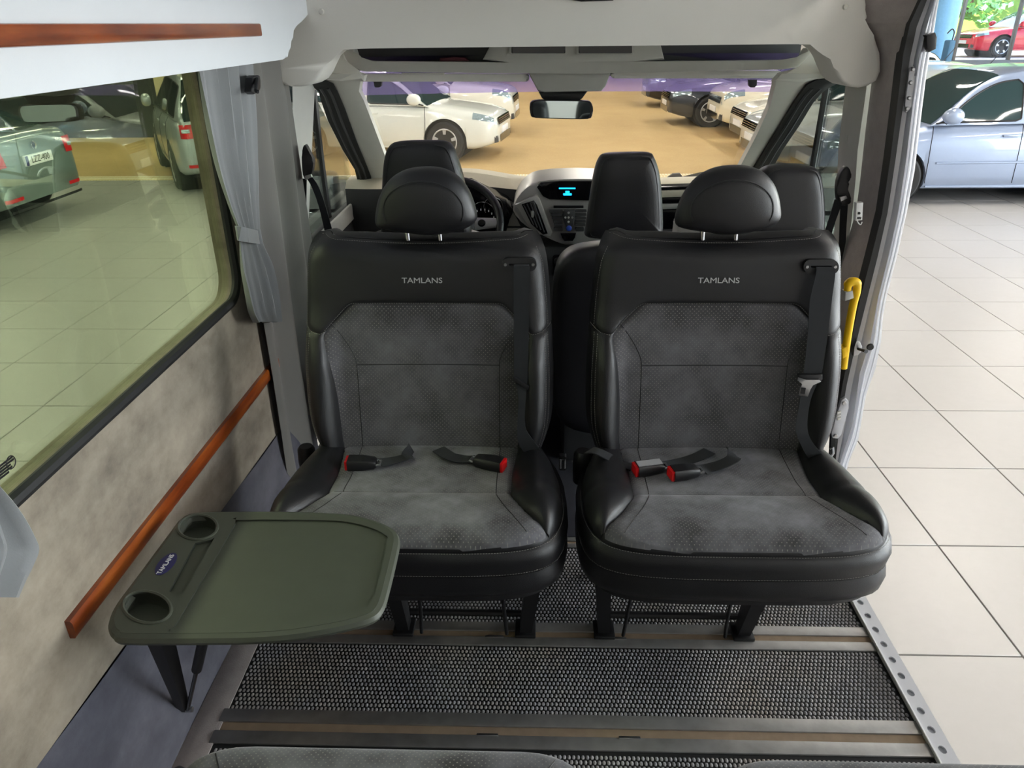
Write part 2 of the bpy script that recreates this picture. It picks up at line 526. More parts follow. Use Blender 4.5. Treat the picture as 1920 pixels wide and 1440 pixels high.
# seat rails sunk across the floor
def rail(y0, y1, label, x0=-.755, x1=.905, brown=True):
    r = thing('floor_rail', label, 'rail', (.08, (y0+y1)/2, 0), group='aluminium seat rails across the floor')
    w = y1 - y0; g0, g1 = y0 + w*.36, y0 + w*.62
    MB().box((x0, y0, 0), (x1, g0, .006), .0015).build('flange', 'aluminium', r)
    MB().box((x0, g1, 0), (x1, y1, .006), .0015).build('flange', 'aluminium', r)
    MB().box((x0, g0, 0), (x1, g1, .0015), .0).build('groove', 'rail_brown', r)
    for k in range(2):
        x = x0 + .62 + k*.33
        MB().box((x, g0 - .004, .0055), (x + .05, g0 + .003, .0078), .001).build('notch_plate', 'steel', r)
rail(1.193, 1.290, 'aluminium floor rail nearest the camera with a brown groove')
rail(1.510, 1.596, 'aluminium floor rail under the front legs of the seats')
rail(1.932, 1.983, 'narrow aluminium floor rail in the gap behind the seats')

# door sill with its row of drain holes
sill = struct(plate([(.901, .55), (.946, .55), (.946, 2.5), (.901, 2.5)],
        [[(.922 + .0085*math.cos(a), y + .011*math.sin(a)) for a in [k*math.pi/5 for k in range(10)]] for y in [.62 + i*.0535 for i in range(34)]],
        lambda a, b, d: V(a, b, .010 - d), .004).build('trim_1', 'sill_paint'), 'pale painted door sill with a row of round holes')
MB().box((.90, .5, -.12), (.95, 2.5, .004), .003).build('sill_base', 'frame_grey', sill)
MB().box((.899, .6, .0), (.9035, 2.4, .013), .001).build('edge_strip', 'white_plastic', sill)

# left wall: beige suede with the big window, blue carpet below, white lining above
WIN = rrect(.10, 2.03, .808, 1.46, .075)
bz = lambda y: linterp([(-1.2, .46), (.853, .362), (2.195, .29), (2.6, .27)], y)
outer = [(-1.2, bz(-1.2)), (.853, bz(.853)), (2.195, bz(2.195)), (2.45, bz(2.45)), (2.45, 1.52), (-1.2, 1.52)]
wall_left = struct(plate(outer, [WIN], lambda a, b, d: V(XL - d, a, b), .05).build('wall_left', 'suede'), 'stained beige suede wall lining around the long window')
mb = MB(); rows = []
for i in range(40):
    y = -1.2 + 3.65*i/39; rows.append([V(lerp(XL + .001, -.812, k/8) + .004*math.sin(7*y + k), y, lerp(bz(y), 0, k/8)) for k in range(9)])
mb.grid(rows); mb.grid([[p - V(.06, 0, 0) for p in r] for r in rows])
mb.build('carpet_panel', 'blue_carpet', wall_left)
XH = -.70
front = [atx(u, v, XH) for u, v in ((536, 111), (543, 100), (546, 80), (549, 62), (556, 49), (568, 38), (579, 24), (583, 5), (584, -40))]
front = resample(crom(front, 8), .022)
hb = front[0].z
head = [V(XH, -1.2, hb), V(XH, front[0].y - .03, hb)] + front + [V(XH, front[-1].y, 1.9), V(XH, -1.2, 1.9)]
lining = MB().prism(head, (-.20, 0, 0), .008, 2).build('upper_lining', 'white_lining', wall_left)
# grey felt on the pillar between the curtain and the cab door
mb = MB(); rows = []
for i in range(30):
    z = lerp(.12, 1.44, i/29)
    rows.append([V(-.835 + .016*math.sin(k*.62 + .5*math.sin(z*3)) + .02*(k/30), lerp(2.12, 2.66, k/30), z) for k in range(31)])
mb.grid(rows); mb.grid([[p - V(.03, 0, 0) for p in r] for r in rows]); mb.build('pillar_felt', 'pillar', wall_left)
mb = MB(); band(mb, [(548, 150), (550, 260), (556, 420), (560, 600), (562, 900)], [(584, 150), (579, 260), (572, 420), (570, 600), (572, 900)], 2.68, 2.80, .05)
struct(mb.build('trim_2', 'trim_grey'), 'pale plastic pillar trim behind the driver door')

# window in the left wall
win1 = struct(MB().tube(crom([V(XL + .001, a, b) for a, b in WIN], 1, True) + [V(XL + .001, *WIN[0])], .013, 8, True).build('window_1', 'rubber'), 'long green tinted side window with black rubber seal')
MB().box((XL - .026, .05, .76), (XL - .021, 2.08, 1.5), 0).build('pane', 'glass_green', win1)
mb = MB()
for r_ in range(5):
    for k in range(5 + (r_ % 2)):
        p = atx(2 + k*4.5 - r_*1.5, 872 + r_*7 - k*3.4, XL - .020)
        mb.box(p + V(0, -.0035, -.0018), p + V(.0006, .0035, .0018), 0)
p = atx(20, 867, XL - .020); mb.tube([p + V(.0004, .011*math.cos(a), .011*math.sin(a)) for a in [k*math.pi/8 for k in range(17)]], .0012, 4)
mb.build('etched_marking', 'black_plastic', win1)

# wooden trims
a, b = atx(487, 68, XH + .004), atx(484, 44, XH + .004)
s1 = tag(MB().box((XH - .004, -1.0, a.z), (XH + .012, a.y, b.z), .004).build('wooden_trim', 'wood'), 'reddish brown varnished wooden strip high on the white lining', 'wood trim')
a, b = atx(150, 1188, XL + .012), atx(522, 676, XL + .012)
mb = MB(); n = 14
for i in range(1):
    rings = []
    for k in range(n + 1):
        y = lerp(a.y - .012, b.y, k/n); z = lerp(a.z, b.z - .028, k/n)
        rings.append([V(XL - .002, y, z), V(XL + .010, y, z), V(XL + .014, y, z + .006), V(XL + .014, y, z + .034), V(XL + .010, y, z + .040), V(XL - .002, y, z + .040)])
    mb.loft(rings)
tag(mb.build('wooden_trim', 'wood'), 'orange brown varnished wooden strip on the beige wall above the table', 'wood trim')

# ceiling, arch panel over the cab opening, rear walls
struct(MB().box((-.98, -1.2, 1.9), (1.12, 2.5, 1.94), 0).build('ceiling', 'headliner'), 'pale headliner over the passenger room')
struct(MB().box((-.98, -1.26, 1.86), (1.14, 2.5, 1.98), 0).build('ceiling', 'paint_van'), 'roof skin of the van above the headliner')
YA = 2.535
arch_px = [(500, 120), (512, 130), (516, 148), (530, 159), (558, 163), (582, 159), (597, 147), (607, 127), (616, 108), (630, 96), (660, 92), (760, 90), (960, 88),
           (1160, 86), (1360, 84), (1500, 83), (1533, 86), (1549, 97), (1559, 115), (1568, 138), (1582, 156), (1604, 165), (1630, 161), (1647, 149), (1653, 126),
           (1648, 96), (1642, 72), (1624, 42), (1615, 12), (1613, -60), (1612, -130), (500, -130)]
arch = struct(MB().prism(resample(crom(pxp(arch_px[1:29], YA), 8), .028) + pxp(arch_px[29:], YA), (0, .16, 0), .012, 3).build('wall_front', 'headliner'), 'moulded pale grey arch panel above the opening to the cab')
p = aty(960, -60, YA)
MB().box((-.95, YA - .005, p.z), (1.10, YA + .1, 1.9), 0).build('upper_panel', 'headliner', arch)
for u, v in ((603, 22), (1585, 13)):
    p = aty(u, v, YA); MB().lathe([(.0, -.006), (.006, -.006), (.0085, -.003), (.0085, .004)], p, 'y', 14).build('stud_button', 'trim_plastic', arch)
mb = MB(); pxy(mb, [(1056, -14), (1062, -2), (1090, 3), (1150, 1), (1158, -14)], YA - .012, .02, .004); part_label(mb.build('reading_lamp', 'black_plastic', arch), 'black edge of a lamp on the arch panel')
mb = MB(); mb.box((1.03, -1.2, .0), (1.09, .50, .80), 0); mb.box((1.03, -1.2, 1.55), (1.09, .50, 1.9), 0); mb.box((1.03, -1.2, .80), (1.09, -1.08, 1.55), 0); mb.box((1.03, .40, .80), (1.09, .50, 1.55), 0)
struct(mb.build('wall_right', 'white_lining'), 'side wall with a window behind the sliding door opening')
struct(MB().box((1.00, .50, 1.68), (1.08, YA, 1.9), .01).build('wall_right', 'frame_grey'), 'header above the sliding door opening')
mb = MB(); mb.box((-.96, -1.26, 0), (-.86, -1.2, 1.9), .01); mb.box((1.02, -1.26, 0), (1.09, -1.2, 1.9), .01); mb.box((-.96, -1.26, 1.82), (1.09, -1.2, 1.9), .01)  # unseen rear end, doorway left open so more light reaches seats and arch
struct(mb.build('wall_back', 'white_lining'), 'unseen rear door frame behind the camera, left open to let more light in')

# right side of the opening: felt, black seal, painted door frame
felt_l = [(1613, -60), (1615, 0), (1624, 42), (1642, 70), (1653, 120), (1645, 165), (1634, 250), (1624, 340), (1616, 400), (1602, 450), (1590, 500), (1580, 560), (1566, 640), (1552, 720), (1540, 800)]
felt_r = [(1745, -60), (1727, 0), (1706, 45), (1694, 100), (1682, 200), (1669, 300), (1654, 400), (1634, 480), (1613, 560), (1596, 640), (1580, 720), (1566, 800)]
seal_r = [(1756, -60), (1738, 0), (1719, 50), (1706, 110), (1693, 200), (1679, 300), (1664, 400), (1646, 480), (1626, 560), (1606, 640), (1588, 720), (1574, 800), (1562, 870)]
m1_r = [(1764, -60), (1745, 0), (1728, 50), (1714, 110), (1702, 200), (1688, 300), (1672, 400), (1654, 480), (1634, 560), (1615, 640), (1598, 720), (1584, 800), (1570, 870)]
m2_r = [(1770, -60), (1752, 0), (1736, 55), (1723, 115), (1711, 200), (1699, 300), (1684, 400), (1666, 480), (1646, 560), (1632, 640), (1612, 700), (1604, 760), (1597, 800), (1584, 840), (1572, 880), (1560, 940)]
m3_r = [(1778, -60), (1760, 0), (1751, 60), (1737, 140), (1727, 220), (1715, 320), (1700, 400), (1682, 480), (1664, 550), (1656, 590), (1652, 640), (1642, 690), (1624, 740), (1617, 780), (1609, 825), (1592, 865), (1583, 900), (1570, 960)]
frame = struct(band(MB(), m1_r, m2_r, 2.435, 2.415, .05).build('door_1', 'paint_van'), 'silver painted frame of the open sliding door')
part_label(band(MB(), felt_l, felt_r, 2.555, 2.44, .05).build('felt_lining', 'felt', frame), 'dark grey felt on the door pillar')
part_label(band(MB(), felt_r, seal_r, 2.425, 2.425, .05).build('door_seal', 'rubber', frame), 'black rubber door seal')
band(MB(), seal_r, m1_r, 2.432, 2.428, .05).build('inner_flange', 'frame_grey', frame)
band(MB(), m2_r, m3_r, 2.42, 2.44, .06).build('outer_flange', 'frame_grey', frame)
mid = lambda a, b, k: [(lerp(linterp([(q[1], q[0]) for q in a], v), linterp([(q[1], q[0]) for q in b], v), k), v) for v in range(-60, 940, 20)]
mb = MB()
for k in (.35, .75): mb.tube([aty(u, v, 2.418) for u, v in mid(m2_r, m3_r, k)], .004, 6)
mb.build('pressed_ridge', 'paint_van', frame)
# fittings on the frame
mb = MB(); pxy(mb, [(1706, 128), (1714, 124), (1716, 135), (1713, 142), (1719, 143), (1716, 178), (1711, 196), (1705, 206), (1699, 212), (1697, 196)], 2.42, .006, .001)
part_label(mb.build('hinge_plate', 'frame_grey', frame), 'grey hinge plate high on the frame')
for u, v in ((1712, 130), (1708, 155), (1705, 184), (1701, 204)):
    MB().lathe([(0, -.004), (.004, -.004), (.006, 0), (.006, .004)], aty(u, v, 2.416), 'y', 10).build('bolt', 'steel', frame)
mb = MB(); pxy(mb, [(1737, 66), (1755, 61), (1758, 70), (1756, 92), (1744, 98), (1738, 92)], 2.40, .03, .005)
mb.build('track_end', 'black_plastic', frame)
mb = MB(); pxy(mb, [(1607, 637), (1612, 640), (1617, 650), (1616, 660), (1609, 666), (1600, 668), (1602, 650)], 2.405, .012, .003)
striker = mb.build('striker', 'steel', frame)
a, b = aty(1609, 654, 2.40), aty(1624, 659, 2.36)
MB().tube([a, lerp(a, b, .85), b], [.005, .005, .0075], 10).build('striker_pin', 'black_plastic', striker)
MB().lathe([(0, -.004), (.010, -.004), (.012, .0), (.012, .004)], aty(1632, 651, 2.412), 'y', 16).build('rubber_plug', 'rubber', frame)
mb = MB(); pl = [(1578, 750), (1585, 746), (1591, 752), (1592, 765), (1578, 815), (1571, 823), (1562, 822), (1559, 812), (1568, 780)]
pxy(mb, pl, 2.40, .012, .003); cp = mb.build('contact_plate', 'frame_grey', frame)
for u, v in ((1583, 756), (1567, 817)):
    MB().lathe([(0, -.003), (.006, -.003), (.008, 0), (.008, .003)], aty(u, v, 2.398), 'y', 12).build('screw', 'steel', cp)
for k in range(3):
    mb = MB(); pxy(mb, [(1569 + 1, 773 + k*6), (1577, 770.5 + k*6), (1577, 774 + k*6), (1570, 777 + k*6)], 2.396, .006, .001); mb.build('contact', 'trim_plastic', cp)
mb = MB(); mb.tube([aty(u, v, 2.405) for u, v in ((1556, 842), (1562, 838), (1563, 850), (1557, 858))], .004, 8); mb.build('wire_hook', 'steel', frame)

# yellow grab handle
h = thing('grab_handle', 'bright yellow grab handle on the pillar beside the open door', 'handle', aty(1600, 660, 2.42))
def hp(pts, y): return crom([aty(u, v, y) for u, v in pts], 5)
MB().tube(hp([(1589, 545), (1591, 532), (1600, 528), (1607, 533), (1606, 548), (1601, 565), (1596, 590), (1590, 625), (1585, 660), (1581, 690)], 2.38), [.012]*4+[.015]*12+[.013]*30, 10).build('grip', 'yellow', h)
mb = MB(); pxy(mb, [(1585, 548), (1600, 545), (1602, 560), (1584, 566)], 2.365, .03, .006); mb.build('bracket', 'trim_grey', h)
mb = MB(); pxy(mb, [(1578, 655), (1588, 650), (1590, 668), (1580, 674)], 2.365, .03, .006); mb.build('bracket', 'yellow', h)

# small white sensor box with a sticker
s = thing('sensor_box', 'small white sensor box on the pillar next to the felt', 'sensor', aty(1607, 412, 2.44))
mb = MB(); pxy(mb, [(1606, 381), (1619, 380), (1617, 413), (1604, 414)], 2.425, .02, .002); mb.build('case', 'white_plastic', s)
mb = MB(); p = aty(1611, 400, 2.424); mb.lathe([(0, -.001), (.004, -.001), (.004, .001)], p, 'y', 10); mb.build('button', 'black_plastic', s)
mb = MB()
for k in range(4):
    p = aty(1608 + k*2, 409, 2.424); mb.box(p + V(-.001, -.0006, -.004), p + V(.001, .0006, .004), 0)
mb.build('printed_mark', 'black_plastic', s)
mb = MB(); mb.tube(hp([(1607, 414), (1610, 419), (1614, 421), (1616, 416)], 2.435), .002, 6); mb.build('cable', 'white_plastic', s)

# coat hook on the left pillar
h = thing('coat_hook', 'small black coat hook on the pillar beside the curtain', 'hook', atx(480, 176, -.77))
mb = MB(); pxx(mb, [(474, 146), (480, 141), (488, 141), (490, 150), (490, 166), (486, 175), (478, 177), (472, 172)], -.762, -.02, .006); mb.build('plate', 'black_plastic', h)
mb = MB(); mb.tube(crom([atx(482, 148, -.758), atx(481, 160, -.75), atx(480, 170, -.74), atx(484, 172, -.735)], 5), .005, 8); mb.build('hook_arm', 'black_plastic', h)

# curtain tied back at the front of the window
def drape(rows_px, x, folds, amp, nc=46, fine=.0):
    rows = []
    vs_ = [r[0] for r in rows_px]
    n = 56
    for i in range(n + 1):
        v = lerp(vs_[0], vs_[-1], i/n); l = interp([(r[0], r[1]) for r in rows_px], v); r_ = interp([(r[0], r[2]) for r in rows_px], v)
        am = amp*interp([(r[0], r[3]) for r in rows_px], v); row = []
        for k in range(nc + 1):
            q = k/nc; p = atx(lerp(l, r_, q), v + (rows_px[0][4] if len(rows_px[0]) > 4 else 0)*q, x)
            ph = 2*math.pi*folds*q + .8*math.sin(3*q + i*.03)
            row.append(p + V(am*math.sin(ph) + .35*am*math.sin(2.3*ph + 1), .25*am*math.cos(ph), 0))
        rows.append(row)
    return rows
cur = thing('curtain', 'grey window curtain gathered by a tie band at the front', 'curtain', atx(500, 608, -.81))
rp = [(118, 366, 470, 1.0), (200, 380, 474, 1.0), (300, 401, 478, .85), (380, 426, 481, .6), (430, 446, 484, .45)]
mb = MB(); R1 = drape(rp, -.80, 4.5, .013); mb.grid(R1); mb.build('drape', 'curtain', cur)
rp = [(430, 446, 485, .45), (455, 447, 489, .55), (500, 450, 506, .8), (550, 460, 516, 1.0), (585, 468, 520, 1.1), (604, 477, 522, 1.1)]
mb = MB(); mb.grid(drape(rp, -.80, 3.2, .013)); mb.build('drape', 'curtain', cur)
mb = MB(); ring = [atx(464 + 20.5*math.sin(a), 441 + 4*math.sin(a), -.797 + .020*math.cos(a)) for a in [2*math.pi*k/24 for k in range(25)]]
mb.ribbon(ring, V(0, 0, 1), .038, .0015); part_label(mb.build('tie_band', 'curtain', cur), 'tie band around the gathered curtain')
cur = thing('curtain', 'corner of a second grey curtain hanging at the left edge', 'curtain', atx(20, 1120, -.80))
rows = []
for i in range(30):
    v = lerp(880, 1120, i/29); l = -140; r_ = interp([(880, -40), (920, 4), (960, 40), (1000, 66), (1030, 79), (1060, 68), (1090, 52), (1120, 38)], v)
    rows.append([atx(lerp(l, r_, k/30), v, -.80) + V(.014*math.sin(k*.75 + i*.02), 0, 0) for k in range(31)])
mb = MB(); mb.grid(rows); mb.build('drape', 'curtain', cur)

# ------------------------------------------------------------------ the two passenger seats that face the camera
CX = .462; DX = -.746
W_TAB = [(.40, .285), (.465, .303), (.51, .318), (.555, .327), (.614, .330), (.671, .330), (.742, .327), (.798, .324), (.867, .319), (.947, .310), (.986, .297), (1.006, .276), (1.016, .25)]
def bw(z): return interp(W_TAB, z)
def yp(z): return 1.765 + (z - .46)*.16
def btop(a):                                        # upper outline, a shallow saddle between the shoulders
    return 1.016 - .012*math.cos(min(1, abs(a)/.25)*math.pi/2)
def edge_drop(e, d): 
    e = max(0.0, min(1.0, e)); return d*(1 - math.sqrt(max(0.0, 1 - (1 - e)**2)))
def bfront(a, z, lift=0.0):
    """front surface of the backrest, a sideways from its middle, z height"""
    w = bw(z); wi = .236; B = .050*interp([(.44, .8), (.55, 1), (.70, .9), (.80, .22), (.86, 0), (1.0, 0)], z)
    q = max(0.0, min(1.0, (abs(a) - wi)/max(.03, w - wi)))
    g = -B*math.sin(math.pi*min(1, q**.8*.85)) if q > 0 else 0.0
    g += .010*(1 - min(1, abs(a)/.236)**2)*interp([(.45, 1), (.8, .6), (.9, 0)], z)   # hollow for the back
    g += edge_drop((w - abs(a))/.050, .055) + edge_drop((btop(a) + .004 - z)/.050, .060)
    return V(CX + a, yp(z) + g - lift, z)
def cw(y):
    return interp([(1.338, .12), (1.341, .19), (1.349, .245), (1.362, .285), (1.378, .309), (1.42, .336), (1.50, .347), (1.60, .345), (1.68, .332), (1.76, .306), (1.82, .285)], y)
def ciw(y):
    return interp([(1.34, .33), (1.39, .303), (1.43, .272), (1.48, .245), (1.54, .224), (1.62, .224), (1.76, .236), (1.82, .24)], y)
def ctop(a, y, lift=0.0):
    """upper surface of the cushion"""
    w = cw(y); wi = ciw(y); z = .474
    z += interp([(1.338, 0), (1.42, .006), (1.48, .002), (1.532, -.008), (1.54, -.012), (1.548, -.010), (1.62, -.016), (1.74, -.014), (1.80, -.012)], y)
    if abs(a) > wi and wi < w:
        q = (abs(a) - wi)/(w - wi); z += .030*math.sin(math.pi*min(1.0, q*.95))*interp([(1.38, 0), (1.44, .7), (1.55, 1), (1.75, .8)], y)
    z -= max(edge_drop((w - abs(a))/.05, .028), edge_drop((y - 1.338)/.05, .028))
    return V(CX + a, y, z + lift)
def patch(fn, lo, hi, b0, b1, nu, nv, lift=.006, edge=.012, soft=(1, 1, 1, 1), uv=False):
    """a padded panel on a surface fn(a, b): a runs between lo(b) and hi(b); sinks into a seam along soft edges"""
    rows, uvs = [], []
    for j in range(nv + 1):
        b = lerp(b0, b1, j/nv); l, h = lo(b), hi(b); row, ur = [], []
        for i in range(nu + 1):
            a = lerp(l, h, i/nu); k = 1.0
            for s, d in zip(soft, (a - l, h - a, b - b0, b1 - b)):
                if s: k = min(k, 1 - (1 - min(1.0, max(0.0, d)/edge))**2)
            row.append(fn(a, b, lift*k)); ur.append((a, b))
        rows.append(row); uvs.append(ur)
    return rows, uvs

INS_T, INS_C, INS_B = .852, .776, .452
def ins_w(z):                                        # half width of the perforated insert
    if z > INS_C: return linterp([(INS_C, .268), (.79, .258), (.835, .212), (.846, .201), (INS_T, .185)], z)
    return interp([(INS_B, .237), (.614, .243), (.70, .252), (.74, .260), (INS_C, .268)], z)
def up_low(a):                                       # lower edge of the leather shoulder panel
    a = abs(a)
    return linterp([(0, INS_T), (.19, INS_T), (.203, .846), (.214, .835), (.258, .790), (.270, .777), (.30, .782), (.33, .798)], a)

seat = thing('passenger_seat', 'black leather and cloth seat beside the open door, facing the camera', 'seat', (CX, 1.6, 0), group='rear facing passenger seats')
# structure of the backrest
rows = []; N = 40
for j in range(37):
    z = lerp(.43, 1.0, j/36); w = bw(z) - .002
    rows.append([bfront(lerp(-w, w, i/N), min(z, btop(lerp(-w, w, i/N))), -.003) for i in range(N + 1)])
def tuck(p, z, k): return V(CX + (p.x - CX)*k, yp(z) + .105, p.z)
mb = MB(); mb.grid(rows)
back = [[tuck(p, p.z, .93) for p in r] for r in rows]; mb.grid(back)
for r, b in ((rows[0], back[0]), (rows[-1], back[-1])): mb.grid([r, b])
mb.grid([[r[0] for r in rows], [b[0] for b in back]]); mb.grid([[r[-1] for r in rows], [b[-1] for b in back]])
backrest = mb.build('backrest', 'leather', seat, 60)
# panels
R, Uv = patch(bfront, lambda z: -ins_w(z), ins_w, INS_B, INS_T, 36, 50, .007, .010, uv=True)
insert = MB().grid(R, uvs=Uv).build('insert_panel', 'perf', backrest, 60, False)
part_label(insert, 'dark grey suede insert with a grid of pale dots')
for sg in (-1, 1):
    lo = lambda z, sg=sg: (ins_w(z) if sg > 0 else -bw(z)); hi = lambda z, sg=sg: (bw(z) if sg > 0 else -ins_w(z))
    R, _ = patch(bfront, lo, hi, .44, .787, 14, 40, .010, .012, (sg > 0, sg < 0, 0, 1))
    MB().grid(R).build('side_bolster', 'leather', backrest, 60, False)
rows = []
for i in range(61):
    col = []
    for j in range(25):
        s = -1 + 2*i/60; z0 = up_low(s*.325); zt = 1.0; t_ = j/24; a = s*bw(lerp(z0, zt, t_)); zz = lerp(z0, btop(a), t_)
        k = 1 - (1 - min(1, t_*(zt - z0)/.012))**2
        col.append(bfront(a, zz, .009*k))
    rows.append(col)
mb = MB(); mb.grid(rows)
shoulder = mb.build('shoulder_panel', 'leather', backrest, 60, False)
# rolled top edge behind the seam
mb = MB(); rr = []
for i in range(61):
    a = (-1 + 2*i/60)*bw(1.0)*.97; kk = 1 - abs(-1 + 2*i/60)**5; p = bfront(a, btop(a), .004); q = V(CX + a*.96, p.y + .06, btop(a) - .012)
    rr.append([p, lerp(p, q, .33) + V(0, 0, .016*kk), lerp(p, q, .66) + V(0, 0, .016*kk), q])
mb.grid(rr); mb.build('top_roll', 'leather', backrest, 60, False)
# seams
mb = MB()
stitches(mb, [bfront(a, up_low(a) + .0045, .0085) for a in [(-.322 + .644*k/80) for k in range(81)]])
for sg in (-1, 1):
    stitches(mb, [bfront(sg*(bw(z) - .020), z, .0105) for z in [.47 + .31*k/40 for k in range(41)]])
    stitches(mb, [bfront(sg*(bw(z) - .012), z, .0105) for z in [.47 + .31*k/40 for k in range(41)]])
    stitches(mb, [bfront(sg*(bw(z) - .010), z, .0095) for z in [.80 + .19*k/30 for k in range(31)]])
stitches(mb, [bfront(a, btop(a) - .004, .0085) for a in [(-.275 + .55*k/70) for k in range(71)]])
o = mb.build('stitching', 'thread', backrest, 60, False, False); o['kind'] = 'stuff'
# faint quilt lines of the insert
mb = MB()
inner = lambda z: interp([(.45, .186), (.70, .188), (.745, .205), (.79, .235), (.806, .247)], z)
for sg in (-1, 1): mb.tube([bfront(sg*inner(z), z, .0066) for z in [.455 + .35*k/30 for k in range(31)]], .0013, 5)
mb.tube([bfront(-.19 + .38*k/30, .694, .0066) for k in range(31)], .0012, 5)
mb.build('quilt_seam', 'leather', insert, 60)
# lettering
n_ = V(0, -1, .16).normalized(); up_ = V(0, .16, 1).normalized()
def lettering(zc, ac):
    p = bfront(ac, zc, .0105); return Matrix.Translation(p) @ Matrix((V(1, 0, 0), up_, n_)).transposed().to_4x4()
part_label(MB().text('TAMLANS', .0195, lettering(.915, -.006), .0008, 1.22, spacing=.98).build('lettering', 'silver_print', backrest), 'silver lettering on the shoulder panel')
# headrest
hr_px = [(1266, 418), (1269, 396), (1282, 364), (1306, 334), (1338, 316), (1378, 310), (1414, 314), (1440, 330), (1455, 355), (1462, 388), (1460, 410), (1440, 424), (1402, 434), (1360, 438), (1312, 432), (1278, 426)]
P = crom(pxp(hr_px, 1.87), 4, True); mb = MB(); mb.pillow(P, .055, .060, 2.6, 10)
hr = mb.build('headrest', 'leather', seat, 70)
c = sum(P, Vector())/len(P); mb = MB()
arc = []
for k in range(41):
    a = math.radians(200 - 220*k/40); arc.append(c + V(.098*math.cos(a), 0, .072*math.sin(a) - .008))
def on_pillow(p):
    d = p - c; ang = math.atan2(d.z, d.x); best = min(P, key=lambda q: abs(((math.atan2(q.z-c.z, q.x-c.x) - ang + math.pi) % (2*math.pi)) - math.pi))
    q = min(.995, math.hypot(d.x, d.z)/math.hypot(best.x-c.x, best.z-c.z)); return V(p.x, c.y - .055*(1 - q**2.6)**(1/2.6) - .0006, p.z)
mb.tube([on_pillow(p) for p in arc], .0016, 5); stitches(mb, [on_pillow(p - V(0, 0, .004)) for p in arc])
o = mb.build('seam', 'thread', hr, 60, False, False); o['kind'] = 'stuff'; o.data.materials[0] = M['leather_dark']
for u in (1316, 1378):
    a_, b_ = aty(u + 2, 425, 1.885), aty(u, 468, 1.885)
    MB().tube([a_, b_], .0065, 12).build('headrest_post', 'chrome', seat)
    MB().lathe([(.006, .006), (.016, .004), (.019, -.004), (.019, -.012)], b_ + V(0, 0, .010), 'z', 18).build('post_bezel', 'black_plastic', seat)

# cushion
ys = [1.338, 1.339, 1.341, 1.344, 1.349, 1.356, 1.366, 1.38, 1.40] + [1.43 + .03*k for k in range(14)]
rows = [[ctop(lerp(-cw(y), cw(y), i/44), y, -.003) for i in range(45)] for y in ys]
mb = MB(); mb.grid(rows)
outline = [r[0] for r in rows][::-1] + rows[0][1:-1] + [r[-1] for r in rows]
mb.grid([outline, [V(lerp(CX, p.x, .97), p.y + .008, .30) for p in outline]])
cushion = mb.build('cushion', 'leather', seat, 60)
R, Uv = patch(ctop, lambda y: -min(ciw(y), cw(y) - .002), lambda y: min(ciw(y), cw(y) - .002), 1.3382, 1.81, 40, 72, .006, .009, (1, 1, 0, 0), True)
part_label(MB().grid(R, uvs=Uv).build('insert_panel', 'perf_worn', cushion, 60, False), 'worn dark grey suede seat insert with pale dots')
for sg in (-1, 1):
    lo = lambda y, sg=sg: (min(ciw(y), cw(y)) if sg > 0 else -cw(y)); hi = lambda y, sg=sg: (cw(y) if sg > 0 else -min(ciw(y), cw(y)))
    R, _ = patch(ctop, lo, hi, 1.386, 1.81, 14, 40, .009, .010, (sg > 0, sg < 0, 1, 0))
    MB().grid(R).build('side_bolster', 'leather', cushion, 60, False)
mb = MB(); mb.tube([ctop(-.21 + .42*k/30, 1.54, .0055) for k in range(31)], .0016, 5)
for sg in (-1, 1):
    mb.tube([ctop(sg*interp([(1.36, .27), (1.42, .235), (1.48, .205), (1.54, .188), (1.65, .186), (1.80, .19)], y), y, .0056) for y in [1.37 + .42*k/30 for k in range(31)]], .0012, 5)
mb.build('quilt_seam', 'leather', cushion, 60)
# skirt: two leather bands round the cushion
ol = [p for p in outline]
cen = V(CX, 1.57, 0)
def out(p, k): 
    d = V(p.x - CX, (p.y - 1.56), 0); d.normalize(); return p + d*k
def skirt(zt, zb, o0, o1, o2, name):
    rings = []
    for k, (zz, oo) in enumerate(((zt, o0), (lerp(zt, zb, .15), o1), (lerp(zt, zb, .5), o1 + .004), (lerp(zt, zb, .85), o1), (zb, o2))):
        rings.append([V(*(out(p, oo).xy), (p.z if (k == 0 and zt > .4) else zz)) for p in ol])
    return MB().grid(rings).build(name, 'leather', cushion, 60, False)
skirt(.446, .384, .0, .012, .010, 'skirt_band'); skirt(.383, .318, .010, .012, -.004, 'skirt_band')
mb = MB()
stitches(mb, [out(p, .004) + V(0, 0, .001) for p in ol]); 
stitches(mb, [V(*out(p, .0115).xy, .3875) for p in ol]); stitches(mb, [V(*out(p, .004).xy, .325) for p in ol])
o = mb.build('stitching', 'thread', cushion, 60, False, False); o['kind'] = 'stuff'
MB().box((CX - .27, 1.40, .27), (CX + .27, 1.80, .40), .02).build('seat_pan', 'matt_black', seat)

# rear bench: two more of these seats facing forward, only their cushion fronts in view
def turned(label, cx, yfront):
    o = copy_tree(seat); o['label'] = label; o['group'] = 'forward facing seats under the camera'
    for ch in list(o.children):
        if ch.name.split('.')[0] in ('headrest', 'headrest_post', 'post_bezel'):
            for g in list(ch.children): bpy.data.objects.remove(g)
            bpy.data.objects.remove(ch)
    o.rotation_euler = (0, 0, math.pi); o.location = (cx, yfront + (1.338 - 1.6), 0); return o
turned('dark perforated seat cushion at the bottom edge, left of the middle', -.232, .826)
turned('dark seat cushion at the bottom right corner of the picture', .585, .820)
left_seat = copy_tree(seat); left_seat.location.x += DX; ORG[left_seat.name] = ORG[left_seat.name] + V(DX, 0, 0)
left_seat['label'] = 'black leather and cloth seat behind the folding table, facing the camera'

